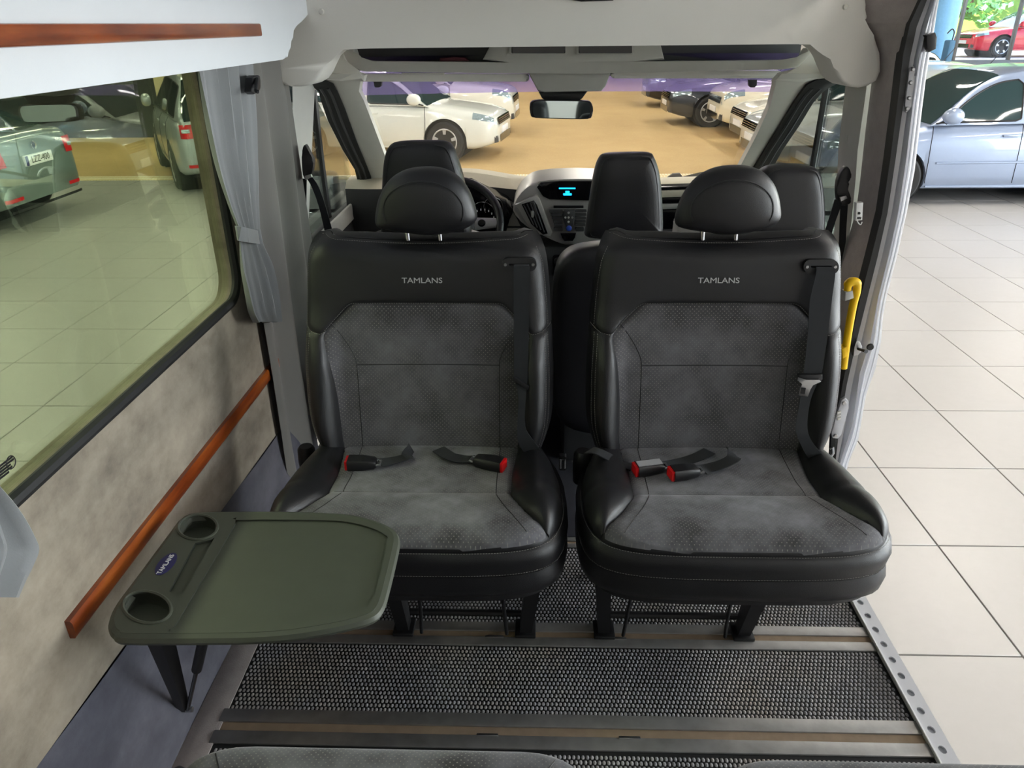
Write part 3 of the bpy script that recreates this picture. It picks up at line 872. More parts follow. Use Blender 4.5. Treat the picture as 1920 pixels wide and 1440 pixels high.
# pedestals: two steel legs with wire loops for each seat
def pedestal(root, legs):
    for x, lean in legs:
        mb = MB(); 
        mb.loft([[V(x - .014 + dx, y, z) for y, dx, z in ((1.555, 0, z_), (1.585, 0, z_))] + [V(x + .014 + dx, y, z) for y, dx, z in ((1.585, 0, z_), (1.555, 0, z_))]
                 for z_, dxx in ((.008, 0), (.10, 0))], True)
        mb = MB(); r0, r1 = [], []
        for dx, dy in ((-.016, -.016), (.016, -.016), (.016, .022), (-.016, .022)):
            r0.append(V(x + dx, 1.565 + dy, .006)); r1.append(V(x + lean + dx*1.3, 1.52 + dy*2.2, .30))
        mb.loft([r0, r1]); mb.build('leg', 'matt_black', root)
        MB().box((x - .028, 1.535, .004), (x + .028, 1.60, .016), .003).build('leg_foot', 'matt_black', root)
        s = -1 if lean > 0 else 1
        mb = MB(); mb.tube(crom([V(x + s*.02, 1.50, .27), V(x + s*.055, 1.50, .22), V(x + s*.055, 1.53, .10), V(x + s*.05, 1.545, .012)], 5), .005, 8); mb.build('wire_loop', 'matt_black', root)
    x0, x1 = legs[0][0], legs[1][0]
    MB().tube([V(x0, 1.60, .035), V(x1, 1.60, .035)], .009, 8).build('cross_bar', 'matt_black', root)
    for x in (x0, x1):
        mb = MB(); mb.loft([[V(x - .014, y, z) for y, z in ((1.78, .006), (1.82, .006), (1.76, .30), (1.72, .30))], [V(x + .014, y, z) for y, z in ((1.78, .006), (1.82, .006), (1.76, .30), (1.72, .30))]])
        mb.build('leg', 'matt_black', root)
pedestal(seat, ((.187, -.02), (.559, .03)))
pedestal(left_seat, ((-.358, -.02), (-.026, .03)))

# belts
def belt_guide(root, u0, u1, v0, v1, dx):
    pts = rrect(u0, u1, v0, v1, (v1 - v0)*.48); fr = [atp(u, v, (0, 1.765 - .024, .46), (0, 1, -.16)) for u, v in pts]
    slot = rrect(u0 + (u1-u0)*.2, u1 - (u1-u0)*.2, v0 + (v1-v0)*.42, v0 + (v1-v0)*.56, (v1-v0)*.06)
    mp = lambda a, b, d: atp(a, b, (0, 1.765 - .022, .46), (0, 1, -.16)) + V(0, d, 0)
    g = plate(pts, [slot], mp, .012).build('belt_guide', 'black_plastic', root)
    for u in (u0 + (u1-u0)*.1, u1 - (u1-u0)*.1):
        MB().lathe([(0, -.002), (.0035, -.002), (.0045, .001)], mp(u, (v0+v1)/2, 0), 'y', 10).build('screw', 'steel', g)
    MB().box(mp(u0 + (u1-u0)*.18, v0 + (v1-v0)*.5, .012) + V(0, 0, -.004), mp(u1 - (u1-u0)*.18, v0 + (v1-v0)*.5, .015) + V(0, .004, .004), 0).build('slot', 'dash_black', g)
belt_guide(seat, 1507, 1573, 487, 514, 0); belt_guide(left_seat, 941, 1006, 484, 509, 0)
def px_belt(root, pts, name='belt', mat='belt', twist=None):
    """pts: (uL, uR, v, y): left and right edge of the webbing in the picture at depth y"""
    L = crom([aty(a, v, y) for a, b, v, y in pts], 6); Rr = crom([aty(b, v, y) for a, b, v, y in pts], 6)
    mb = MB(); mb.loft([[l, r, r + V(0, .0025, 0), l + V(0, .0025, 0)] for l, r in zip(L, Rr)]); return mb.build(name, mat, root, 50)
px_belt(seat, [(1530, 1563, 501, 1.815), (1530, 1566, 515, 1.803), (1519, 1560, 560, 1.79), (1515, 1553, 620, 1.772), (1508, 1543, 690, 1.755), (1503, 1537, 712, 1.748)])
px_belt(seat, [(1503, 1536, 712, 1.748), (1500, 1520, 750, 1.735), (1492, 1514, 800, 1.70), (1500, 1524, 830, 1.69), (1520, 1556, 868, 1.70)])
px_belt(left_seat, [(964, 991, 496, 1.815), (963, 993, 508, 1.803), (963, 992, 560, 1.79), (964, 991, 640, 1.772), (964, 989, 715, 1.748)])
px_belt(left_seat, [(966, 989, 715, 1.748), (972, 986, 745, 1.735), (970, 985, 800, 1.715), (972, 1003, 830, 1.705), (992, 1026, 862, 1.71)])
# tongue on the right hand belt
tg = MB(); tp = [(1497, 708), (1513, 713), (1536, 712), (1540, 716), (1524, 722), (1519, 730), (1515, 744), (1498, 742), (1500, 728), (1505, 720), (1496, 714)]
pxy(tg, tp, 1.735, .0035, .001); tongue = part_label(tg.build('belt_tongue', 'steel', seat), 'shiny steel belt tongue')
mb = MB(); pxy(mb, [(1503, 727), (1511, 728), (1509, 739), (1501, 738)], 1.733, .004, .0); mb.build('latch_hole', 'black_plastic', tongue)
mb = MB(); pxy(mb, [(1496, 704), (1505, 702), (1538, 704), (1543, 702), (1543, 712), (1536, 720), (1524, 715), (1500, 714)], 1.742, .010, .003); mb.build('tongue_grip', 'black_plastic', tongue)
mb = MB(); pxy(mb, [(962, 706), (992, 725), (990, 733), (960, 713)], 1.74, .006, .002); mb.build('belt_tongue', 'black_plastic', left_seat)

def buckle(root, face, tail, strap, zt=.462, w=.040, grey=False):
    """buckle lying on the cushion: face = pixel of the red end, tail = other end, strap = pixels its webbing follows"""
    a, b = atz(*face, zt + .016), atz(*tail, zt + .016); ax = (a - b).normalized(); L = (a - b).length
    sd = V(-ax.y, ax.x, 0).normalized(); upv = ax.cross(sd)
    if upv.z < 0: upv = -upv
    B = lambda x, y, z: b + ax*x + sd*y + upv*z
    rings = []
    for x, hw, h in ((0, w*.34, .008), (.006, w*.42, .012), (L*.5, w*.5, .015), (L - .002, w*.52, .015)):
        rings.append([B(x, s*hw*k, t*h*q) for s, t, k, q in ((-1, -1, .8, 1), (1, -1, .8, 1), (1, -1, 1, .6), (1, 1, 1, .6), (1, 1, .8, 1), (-1, 1, .8, 1), (-1, 1, 1, .6), (-1, -1, 1, .6))])
    bk = MB().loft(rings).build('buckle', 'black_plastic', root, 50)
    mb = MB(); rings = [[B(x, s*w*.42, t*.0125) for s, t in ((-1, -1), (1, -1), (1, 1), (-1, 1))] for x in (L - .004, L + .005)]
    part_label(mb.loft(rings).build('release_button', 'red', bk), 'red release button')
    if grey:
        mb = MB(); mb.loft([[B(x, y, z) for y, z in ((-w*.3, .0153), (w*.34, .0153), (w*.34, .0165), (-w*.3, .0165))] for x in (.006, L*.96)]); mb.build('top_plate', 'frame_grey', bk)
    mb = MB(); mb.tube([B(-.010, -.010, 0), B(-.002, -.012, 0), B(.006, -.008, 0)], .003, 6); mb.tube([B(-.010, .010, 0), B(-.002, .012, 0), B(.006, .008, 0)], .003, 6)
    mb.tube([B(-.010, -.012, 0), B(-.010, .012, 0)], .003, 6); mb.build('shackle', 'steel', bk)
    path = [b - ax*.008] + [atz(u, v, zt + h) for u, v, h in strap]
    path = crom(path, 6); mb = MB(); sides = [sd]*len(path)
    mb.ribbon(path, sides, .036, .0014); mb.build('buckle_strap', 'belt', root, 50)
buckle(left_seat, (652, 868), (706, 868), [(735, 864, .012), (762, 856, .018), (772, 842, .012)])
buckle(left_seat, (943, 872), (890, 862), [(868, 861, .010), (845, 856, .016), (822, 842, .012)])
buckle(seat, (1192, 880), (1243, 874), [(1280, 866, .004), (1310, 856, .006), (1330, 846, .004)], grey=True)
buckle(seat, (1259, 888), (1309, 882), [(1325, 878, .006), (1352, 871, .014), (1376, 858, .020), (1370, 846, .012)], zt=.47)
# loose webbing at the inner edge of the right seat
px = [(1104, 845, .04), (1118, 846, .05), (1140, 856, .035), (1162, 868, .015), (1182, 876, .004)]
mb = MB(); path = crom([atz(u, v, .46 + h) for u, v, h in px], 6); mb.ribbon(path, V(.35, .9, -.1), .034, .0014); mb.build('lap_belt', 'belt', seat, 50)
# recliner lever housings
for root, u, v, y in ((seat, 1092, 872, 1.74), (left_seat, 577, 862, 1.82)):
    c = aty(u, v, y); mb = MB()
    mb.lathe([(.0, .045), (.018, .045), (.024, .036), (.026, .0), (.024, -.05), (.0, -.05)], c, 'z', 18); mb.build('recliner_cover', 'black_plastic', root)

# ------------------------------------------------------------------ folding table on the left wall
ZT = .528
tb = thing('folding_table', 'dark green grey plastic folding table with two cup holders on the wall', 'table', (-.80, 1.22, 0))
def tz(pts, z=ZT): return [atz(u, v, z) for u, v in pts]
top_px = [(216, 1172), (215, 1155), (228, 1128), (262, 1082), (330, 990), (344, 973), (364, 963), (430, 961), (520, 961), (600, 963), (660, 968), (704, 980), (731, 994), (738, 1008), (735, 1032), (716, 1108), (705, 1138), (688, 1151), (640, 1164), (560, 1178), (480, 1185), (360, 1187), (240, 1187), (224, 1182)]
top = crom(tz(top_px), 4, True)
cup1 = [atz(371 + 37*math.cos(a) + 2*math.sin(a), 989 - 23*math.sin(a), ZT) for a in [2*math.pi*k/28 for k in range(28)]]
cup2 = [atz(276 + 45*math.cos(a) - 6*math.sin(a), 1139 - 30*math.sin(a), ZT) for a in [2*math.pi*k/28 for k in range(28)]]
well = crom(tz([(446, 975), (600, 975), (655, 979), (700, 991), (722, 1003), (726, 1016), (707, 1098), (696, 1128), (676, 1141), (600, 1160), (520, 1172), (440, 1176), (328, 1176), (332, 1166), (440, 984)]), 3, True)
pen = tz([(366, 1018), (396, 1012), (402, 1008), (344, 1112), (330, 1118), (317, 1108)])
loops2 = [[(p.x, p.y) for p in lp] for lp in (top, cup1, cup2, well, pen)]
tab = plate(loops2[0], loops2[1:], lambda a, b, d: V(a, b, ZT - d), .022)
def sunk(mb, lp, d):
    n = len(lp); c = sum(lp, Vector())/n
    mb.grid([[p + V(0, 0, 0) for p in lp], [p - V(0, 0, d) for p in lp], ], closed=True)
    b = bmesh.new(); vv = [b.verts.new(p - V(0, 0, d)) for p in lp]
    bmesh.ops.triangle_fill(b, edges=[b.edges.new((vv[i], vv[(i+1) % n])) for i in range(n)], use_beauty=True); mb.bm(b)
sunk(tab, cup1, .030); sunk(tab, cup2, .030); sunk(tab, well, .004); sunk(tab, pen, .006)
ttop = tab.build('table_top', 'table', tb, 30)
n = len(top); c = sum(top, Vector())/n
mb = MB(); mb.tube(top + [top[0]], .0125, 8, False, .9); mb.v = [p - V(0, 0, .012) for p in mb.v]; mb.build('rounded_edge', 'table', ttop)
for cp_ in (cup1, cup2):
    mb = MB(); mb.tube(cp_ + [cp_[0]], .0035, 6, False); mb.build('cup_rim', 'table', ttop)
bc = [atz(311 + 27*.71*math.cos(a) + 12*.71*math.sin(a), 1057 - 27*.70*math.cos(a) + 12*.7*math.sin(a), ZT + .0012) for a in [2*math.pi*k/30 for k in range(30)]]
bd = MB(); bd.prism([p for p in bc], (0, 0, -.0016)); badge = part_label(bd.build('badge', 'badge_blue', ttop), 'dark blue oval badge with white lettering')
c0, c1 = atz(298, 1075, ZT + .002), atz(323, 1041, ZT + .002); ax = (c1 - c0).normalized(); ay = V(0, 0, 1).cross(ax)
Tm = Matrix.Translation((c0 + c1)/2) @ Matrix((ax, ay, V(0, 0, 1))).transposed().to_4x4()
MB().text('TAMLANS', .0135, Tm, .0004, 1.0).build('badge_lettering', 'white_print', badge)
# hinge plate, arm and gas strut below
foot = atx(347, 1336, -.822)
MB().box((-.842, foot.y - .03, .36), (-.830, foot.y + .12, .44), .003).build('wall_plate', 'matt_black', tb)
a_, b_ = atz(298, 1190, .48), atx(345, 1330, -.815)
mb = MB(); mb.tube([a_, b_], [.024, .014], 4, True, .55); mb.build('support_arm', 'matt_black', tb)
g0, g1 = atz(384, 1188, .47), atx(352, 1330, -.805)
mb = MB(); mb.tube([g0, lerp(g0, g1, .42)], .0105, 12); gs = mb.build('gas_strut', 'matt_black', tb)
mb = MB(); mb.tube([lerp(g0, g1, .42), g1], .0048, 10); mb.build('strut_rod', 'dash_black', gs)
mb = MB(); mb.tube([b_ + V(-.03, 0, 0), b_ + V(.02, 0, 0)], .007, 10); mb.build('pivot_bolt', 'steel', tb)

# ------------------------------------------------------------------ cab
XC = .10                                            # centre line of the cab
cabroof = struct(MB().box((-.90, 2.55, 1.50), (1.12, 3.05, 1.56), .01).build('ceiling', 'headliner'), 'cab roof lining above the overhead shelf')
# overhead shelf
sh = thing('overhead_shelf', 'grey overhead storage shelf above the windscreen', 'shelf', (XC, 2.9, 1.36))
YS = 2.86
lip = [(637, 93), (644, 108), (652, 121), (666, 131), (684, 134), (900, 137), (1100, 138), (1300, 134), (1470, 130), (1496, 127), (1510, 117), (1520, 102), (1528, 91), (1514, 91), (1504, 106), (1494, 112), (1460, 113), (1240, 115), (960, 117), (700, 115), (676, 112), (668, 104), (664, 92)]
pxy(MB(), lip, YS, .05, .008).build('lip', 'trim_grey', sh)
p0, p1 = aty(650, 130, YS), aty(1516, 96, YS)
MB().box((p0.x, YS + .02, p0.z - .006), (p1.x, YS + .10, p0.z + .006), .002).build('tray', 'dash_dark', sh)
MB().box((p0.x, YS + .085, p0.z), (p1.x, YS + .10, p1.z + .12), .002).build('back_panel', 'dash_dark', sh)
mb = MB(); pxy(mb, [(905, 112), (920, 84), (1238, 80), (1246, 112), (1180, 116), (960, 118)], YS - .005, .09, .006); cons = mb.build('console', 'trim_grey', sh)
for u0, u1 in ((955, 1064), (1081, 1189)):
    mb = MB(); P_ = rrect(u0, u1, 82, 103, 4); pxy(mb, P_, YS - .012, .02, .002); fr = mb.build('compartment_frame', 'trim_grey', cons)
    mb = MB(); pxy(mb, rrect(u0 + 4, u1 - 4, 84, 100, 2), YS - .014, .012, .001); mb.build('compartment', 'dash_black', fr)
mb = MB(); pxy(mb, [(824, 116), (824, 109), (850, 107), (872, 108), (880, 115)], YS + .045, .035, .004)
tag(mb.build('red_folder', simple('dull red folder', '#5c2630', .6)), 'dull red folder lying in the overhead shelf', 'folder')
# sun visors
for (u0, u1, v0, v1, lb) in ((673, 992, 139, 153, 'long pale sun visor folded up on the driver side'), (1146, 1468, 133, 147, 'long pale sun visor folded up on the passenger side')):
    vz = thing('sun_visor', lb, 'sun visor', aty((u0+u1)/2, v1, 2.93), group='folded sun visors')
    mb = MB(); pxy(mb, rrect(u0, u1, v0, v1, 6), 2.93, .07, .010); mb.build('visor_pad', 'headliner', vz)
    mb = MB(); pxy(mb, rrect(u0 + 80, u0 + 160, v0 - 2, v0 + 2, 1.5), 2.895, .02, .001); mb.build('clip', 'trim_plastic', vz)
for u in (708, 1412):
    mb = MB(); pxy(mb, [(u - 8, 150), (u + 8, 150), (u + 7, 161), (u + 3, 164), (u - 4, 164), (u - 7, 161)], 2.97, .02, .002)
    o_ = thing('visor_clip', 'small dark clip at the top of the windscreen, ' + ('driver side' if u < 1000 else 'passenger side'), 'clip', aty(u, 160, 2.98)); mb.build('clip_body', 'dash_dark', o_)
# mirror
mr = thing('interior_mirror', 'interior rear view mirror hanging under the overhead console', 'mirror', aty(1052, 225, 2.98))
pxy(MB(), [(990, 136), (1147, 133), (1136, 162), (1128, 171), (1020, 174), (1008, 170)], 2.91, .12, .010).build('mount_cover', 'trim_grey', mr)
pxy(MB(), [(1010, 173), (1102, 171), (1092, 184), (1086, 190), (1024, 190), (1016, 184)], 2.96, .05, .006).build('stem', 'black_plastic', mr)
mcase = crom(pxp([(993, 200), (996, 191), (1010, 188), (1052, 188), (1096, 189), (1108, 192), (1112, 204), (1110, 217), (1102, 223), (1052, 223), (1004, 221), (995, 216)], 2.945), 3, True)
case = MB().prism(mcase, (0, .035, 0), .006, 3).build('mirror_case', 'black_plastic', mr)
mc = sum(mcase, Vector())/len(mcase)
mb = MB(); mb.prism([lerp(p, mc, .09) + V(0, -.0012, 0) for p in mcase], (0, .002, 0)); part_label(mb.build('mirror_glass', 'mirror', case), 'reflecting mirror glass')

# windscreen: curved pane with a violet band at the top
def ws(x, t_):
    y = lerp(3.80, 2.96, t_) - .16*(x - XC)**2; z = lerp(.78, 1.40, t_); return V(x, y, z)
def ws_t(u, v):
    lo, hi = 0.0, 1.0
    n = V(0, .62, .84).normalized(); p = atp(u, v, (0, 3.80, .78), n); return (p.z - .78)/.62
tb0 = ws_t(1040, 172)
def ws_grid(t0, t1, n):
    return [[ws(XC + lerp(1.02, .80, lerp(t0, t1, j/n))*(-1 + 2*i/24), lerp(t0, t1, j/n)) for i in range(25)] for j in range(n + 1)]
wsc = struct(MB().grid(ws_grid(0, tb0, 8)).build('window_2', 'glass_clear', None, 60, False), 'curved windscreen of the van')
part_label(MB().grid(ws_grid(tb0, 1, 6)).build('sun_band', 'glass_band', wsc, 60, False), 'violet tinted band along the top of the windscreen')
# wiper
wp = thing('wiper', 'black windscreen wiper resting outside the glass on the passenger side', 'wiper', ws(.5, .03))
mb = MB(); mb.tube([aty(1248, 342, 3.86), aty(1300, 329, 3.84), aty(1360, 316, 3.80), aty(1420, 305, 3.74)], .008, 6); mb.build('arm', 'black_plastic', wp)
mb = MB(); pxy(mb, [(1252, 333), (1262, 326), (1275, 325), (1280, 331), (1256, 340)], 3.84, .02, .002); mb.build('joint', 'black_plastic', wp)

# A pillars, door seals
def pillar(lft, rgt, y_of, thick, mat, name, parent=None):
    def res(pl, v): return linterp([(q[1], q[0]) for q in pl], v)
    vs_ = sorted(set([q[1] for q in lft] + [q[1] for q in rgt])); rings = []
    for v in vs_:
        a, b = aty(res(lft, v), v, y_of(v)), aty(res(rgt, v), v, y_of(v) + (.02 if parent is None else 0))
        rings.append([a, lerp(a, b, .5) - V(0, .012, 0), b, b + V(0, thick, 0), a + V(0, thick, 0)])
    return MB().loft(rings).build(name, mat, parent, 50)
yA = lambda v: linterp([(100, 2.70), (150, 2.80), (330, 3.46), (420, 3.60), (470, 3.66)], v)
sl_r = [(602, 138), (606, 149), (624, 157), (632, 171), (646, 204), (668, 265), (688, 313), (695, 332), (700, 360), (703, 390), (704, 460)]
tr_r = [(664, 138), (676, 151), (673, 171), (682, 188), (699, 232), (721, 290), (733, 330), (738, 360), (740, 390), (742, 460)]
pa = struct(pillar(sl_r, tr_r, yA, .05, 'trim_plastic', 'trim_3'), 'pale windscreen pillar trim on the driver side')
sl_l = [(570, 140), (582, 160), (597, 171), (602, 190), (615, 227), (643, 282), (665, 318), (670, 338), (672, 370), (671, 407), (671, 470)]
part_label(pillar(sl_l, sl_r[1:], lambda v: yA(v) - .01, .05, 'rubber', 'door_seal', pa), 'black rubber door seal')
mb = MB()
for k in (.3, .65): mb.tube([aty(lerp(linterp([(q[1], q[0]) for q in sl_l], v), linterp([(q[1], q[0]) for q in sl_r], v), k), v, yA(v) - .016) for v in range(165, 460, 15)], .006, 6)
mb.build('seal_lip', 'dash_dark', pa)
for k in range(4):
    mb = MB(); pxy(mb, [(703, 346 + k*11), (716, 350 + k*11), (716, 354 + k*11), (703, 350 + k*11)], 3.44, .01, .001); mb.build('vent_slat', 'dash_dark', pa)
sr_l = [(1566, 138), (1559, 146), (1533, 149), (1514, 159), (1498, 180), (1484, 201), (1460, 241), (1434, 282), (1420, 305), (1404, 330), (1385, 360), (1370, 420)]
sr_r = [(1600, 120), (1576, 154), (1554, 165), (1540, 175), (1524, 194), (1498, 237), (1467, 282), (1453, 308), (1440, 330), (1424, 360), (1410, 420)]
tp_l = [(1466, 138), (1455, 150), (1454, 160), (1444, 199), (1420, 251), (1390, 308), (1376, 335), (1362, 360), (1345, 420)]
tp_r = sr_l
pb = struct(pillar(tp_l, tp_r, yA, .05, 'trim_plastic', 'trim_4'), 'pale windscreen pillar trim on the passenger side')
part_label(pillar(sr_l[1:], sr_r, lambda v: yA(v) - .01, .05, 'rubber', 'door_seal', pb), 'black rubber door seal')
mb = MB()
for k in (.3, .65): mb.tube([aty(lerp(linterp([(q[1], q[0]) for q in sr_l], v), linterp([(q[1], q[0]) for q in sr_r], v), k), v, yA(v) - .016) for v in range(165, 420, 15)], .006, 6)
mb.build('seal_lip', 'dash_dark', pb)
# corner fillets between arch and pillars
mb = MB(); pxy(mb, [(592, 150), (598, 120), (610, 60), (634, 60), (637, 93), (645, 111), (653, 124), (668, 135), (686, 140), (682, 153), (640, 152), (606, 149)], 2.795, .03, .01); mb.build('corner_trim', 'trim_plastic', pa)
mb = MB(); pxy(mb, [(1586, 148), (1580, 120), (1570, 60), (1532, 60), (1528, 92), (1518, 112), (1500, 130), (1466, 136), (1450, 152), (1506, 156), (1533, 148), (1559, 145)], 2.795, .03, .01); mb.build('corner_trim', 'trim_plastic', pb)

# right B pillar plastic
mb = MB(); band(mb, [(1597, 150), (1594, 161), (1580, 282), (1578, 330), (1574, 420), (1560, 520), (1548, 600), (1540, 800)], [(1626, 150), (1624, 170), (1608, 282), (1604, 340), (1596, 420), (1580, 520), (1566, 600), (1552, 800)], 2.66, 2.60, .04)
bp = struct(mb.build('trim_5', 'trim_grey'), 'grey plastic pillar trim behind the passenger door')
mb = MB(); band(mb, [(1622, 150), (1608, 282), (1604, 340), (1596, 420), (1580, 520), (1560, 700)], [(1662, 150), (1648, 282), (1640, 340), (1628, 420), (1612, 500), (1582, 700)], 2.63, 2.62, .03); mb.build('rear_trim', 'trim_plastic', bp)
mb = MB(); pxy(mb, [(1589, 253), (1597, 254), (1592, 300), (1586, 300)], 2.645, .01, .001); mb.build('height_slot', 'trim_grey', bp)

# cab doors: panels, glass, dividing bars
def cab_door(sgn, name, label, win, wlabel):
    x = -.90 if sgn < 0 else 1.10; xi = x + sgn*-.05
    d = struct(MB().box((min(x, xi), 2.78, .05), (max(x, xi), 3.75, .76), .02).build(name, 'dash_dark'), label)
    MB().box((min(xi, xi - sgn*.07), 2.95, .50), (max(xi, xi - sgn*.07), 3.45, .58), .02).build('armrest', 'dash_dark', d)
    MB().box((min(xi, xi - sgn*.015), 2.80, .70), (max(xi, xi - sgn*.015), 3.70, .775), .008).build('window_ledge', 'trim_grey', d)
    y0, y1 = 2.70, 3.62
    g = struct(MB().prism([V(x, 2.60, .74), V(x, 3.72, .74), V(x, 3.66, .92), V(x, 2.95, 1.44), V(x, 2.60, 1.44)], (sgn*-.004, 0, 0)).build(win, 'glass_side', None, 30), wlabel)
    return d, g
d1, w1 = cab_door(-1, 'door_2', 'driver door of the van cab', 'window_3', 'driver door window of the van')
d2, w2 = cab_door(1, 'door_3', 'passenger door of the van cab', 'window_4', 'passenger door window of the van')
mb = MB(); mb.tube([atx(588, 168, -.892), atx(598, 260, -.892), atx(608, 340, -.892), atx(622, 445, -.892)], .012, 6); mb.build('divider_bar', 'rubber', w1)
mb = MB(); mb.tube([atx(1549, 165, 1.092), atx(1536, 240, 1.092), atx(1523, 315, 1.092), atx(1512, 370, 1.092)], .012, 6); mb.build('divider_bar', 'rubber', w2)

# exterior door mirrors
for nm, cu, cv, x, du, dv, lb in (('l', 598, 385, -1.16, 24, 62, 'exterior door mirror outside the driver window'), ('r', 1562, 388, 1.36, 22, 58, 'exterior door mirror outside the passenger window')):
    c = atx(cu, cv, x); mm = thing('door_mirror', lb, 'mirror', c - V(0, 0, .2), group='exterior mirrors of the van')
    mb = MB(); mb.box(c + V(-.105, 0, -.17), c + V(.105, .10, .17), .035, 4); cs = mb.build('mirror_housing', 'black_plastic', mm)
    mb = MB(); mb.box(c + V(-.090, -.004, -.02), c + V(.090, .004, .155), .02, 3); mb.build('mirror_glass', 'mirror', cs)
    mb = MB(); mb.box(c + V(-.090, -.004, -.150), c + V(.090, .004, -.035), .02, 3); mb.build('lower_mirror_glass', 'mirror', cs)
    s_ = 1 if x < 0 else -1
    mb = MB(); mb.tube([c + V(s_*.09, .05, -.10), c + V(s_*.27, .06, .70 - c.z)], .03, 8); mb.build('mirror_arm', 'black_plastic', mm)

# cab seat belts on the pillars
for lb, y, dr, belt_pts, tail_pts in (
    ('driver seat belt with height adjuster on the left pillar', 2.66, [(566, 283), (572, 272), (581, 288), (587, 300), (586, 318), (580, 334), (571, 336), (567, 320)], [(574, 586, 333, 2.655), (584, 597, 350, 2.65), (597, 610, 385, 2.62), (610, 625, 440, 2.58), (622, 640, 500, 2.52)], [(567, 575, 335, 2.67), (566, 574, 400, 2.67), (566, 573, 520, 2.68)]),
    ('passenger seat belt with height adjuster on the right pillar', 2.60, [(1582, 317), (1590, 313), (1596, 322), (1595, 338), (1588, 348), (1596, 372), (1595, 382), (1580, 386), (1571, 372), (1571, 340)], [(1565, 1582, 374, 2.585), (1559, 1574, 395, 2.57), (1551, 1565, 420, 2.54), (1542, 1556, 450, 2.50), (1530, 1548, 490, 2.46)], [(1576, 1590, 384, 2.61), (1574, 1587, 430, 2.61), (1572, 1584, 500, 2.62)])):
    b_ = thing('seat_belt', lb, 'seat belt', aty(tail_pts[-1][0], tail_pts[-1][2], y), group='cab seat belts')
    mb = MB(); pxy(mb, dr, y - .02, .025, .006, 3); gd = mb.build('belt_guide', 'black_plastic', b_)
    u, v = dr[-1][0] + 8, dr[-1][1] + (34 if 'right' in lb else 14)
    mb = MB(); pxy(mb, [(u - 4, v - 4), (u + 8, v - 7), (u + 10, v - 2), (u - 2, v + 4)], y - .032, .008, .001); mb.build('guide_loop', 'steel', gd)
    px_belt(b_, belt_pts); px_belt(b_, tail_pts)

# cab seats
def cab_headrest(root, pts, y, posts, yf=.05):
    P_ = crom(pxp(pts, y), 4, True); mb = MB(); mb.pillow(P_, yf, .06, 4.0, 8); h_ = mb.build('headrest', 'leather_dark', root, 60)
    cc = sum(P_, Vector())/len(P_); mb = MB()
    for s_ in (-1, 1):
        edge = [p for p in P_ if (p.x - cc.x)*s_ > .045]; edge.sort(key=lambda p: p.z)
        mb.tube([V(lerp(cc.x, p.x, .86), y - yf*.80, lerp(cc.z, p.z, .94)) for p in edge], .0016, 5)
    mb.build('seam', 'leather', h_)
    for u, v0, v1 in posts:
        mb = MB(); mb.tube([aty(u, v0, y), aty(u, v1, y)], .0065, 10); mb.build('headrest_post', 'chrome', root)
def cab_back(root, pts, y, depth=.12):
    P_ = crom(pxp(pts, y), 4, True); mb = MB(); mb.pillow(P_, .05, depth, 5.0, 8); return mb.build('backrest', 'leather_dark', root, 60)
YD = 2.36
ds = thing('driver_seat', 'black leather driver seat behind the steering wheel', 'seat', (-.34, 2.45, 0))
cab_back(ds, [(668, 470), (690, 445), (730, 432), (790, 428), (850, 432), (900, 443), (935, 465), (950, 520), (960, 650), (955, 800), (900, 840), (700, 840), (640, 800), (636, 650), (645, 520)], YD)
cab_headrest(ds, [(718, 440), (717, 400), (718, 340), (723, 290), (735, 269), (760, 264), (795, 263), (830, 264), (848, 272), (860, 300), (872, 345), (880, 400), (882, 440), (850, 452), (790, 455), (745, 452)], YD + .03, ((770, 445, 470), (828, 445, 470)))
MB().box((-.62, 2.40, .20), (-.06, 2.95, .42), .06, 4).build('cushion', 'leather_dark', ds); MB().box((-.58, 2.45, .0), (-.10, 2.9, .24), .02).build('seat_base', 'dash_dark', ds)
bs = thing('cab_bench', 'black leather double passenger bench in the cab', 'seat', (.56, 2.45, 0))
b1 = cab_back(bs, [(1034, 560), (1040, 510), (1052, 484), (1075, 468), (1110, 461), (1160, 458), (1240, 457), (1290, 462), (1300, 560), (1300, 700), (1280, 800), (1120, 810), (1046, 780), (1036, 680)], YD - .02)
b2 = cab_back(bs, [(1300, 560), (1300, 500), (1320, 468), (1360, 455), (1430, 448), (1500, 450), (1535, 462), (1552, 490), (1560, 560), (1562, 700), (1540, 800), (1320, 800)], YD - .02)
cab_headrest(bs, [(1102, 443), (1098, 425), (1104, 380), (1113, 325), (1122, 298), (1135, 288), (1170, 286), (1215, 286), (1226, 294), (1236, 325), (1241, 380), (1242, 430), (1238, 444), (1170, 447)], YD + .02, ((1131, 444, 470), (1204, 444, 470)))
cab_headrest(bs, [(1398, 450), (1400, 400), (1412, 345), (1425, 322), (1445, 311), (1480, 308), (1515, 310), (1531, 318), (1539, 345), (1543, 400), (1540, 440), (1525, 452), (1460, 456)], YD + .06, ((1440, 452, 480), (1502, 452, 480)))
mb = MB(); pxy(mb, [(1262, 480), (1270, 420), (1282, 405), (1340, 405), (1354, 415), (1356, 480)], YD + .12, .07, .012); part_label(mb.build('belt_tower', 'trim_grey', bs), 'grey belt tower in the middle of the bench')
MB().box((.06, 2.40, .20), (1.02, 2.95, .42), .06, 4).build('cushion', 'leather_dark', bs); MB().box((.10, 2.45, .0), (.98, 2.9, .24), .02).build('seat_base', 'dash_dark', bs)

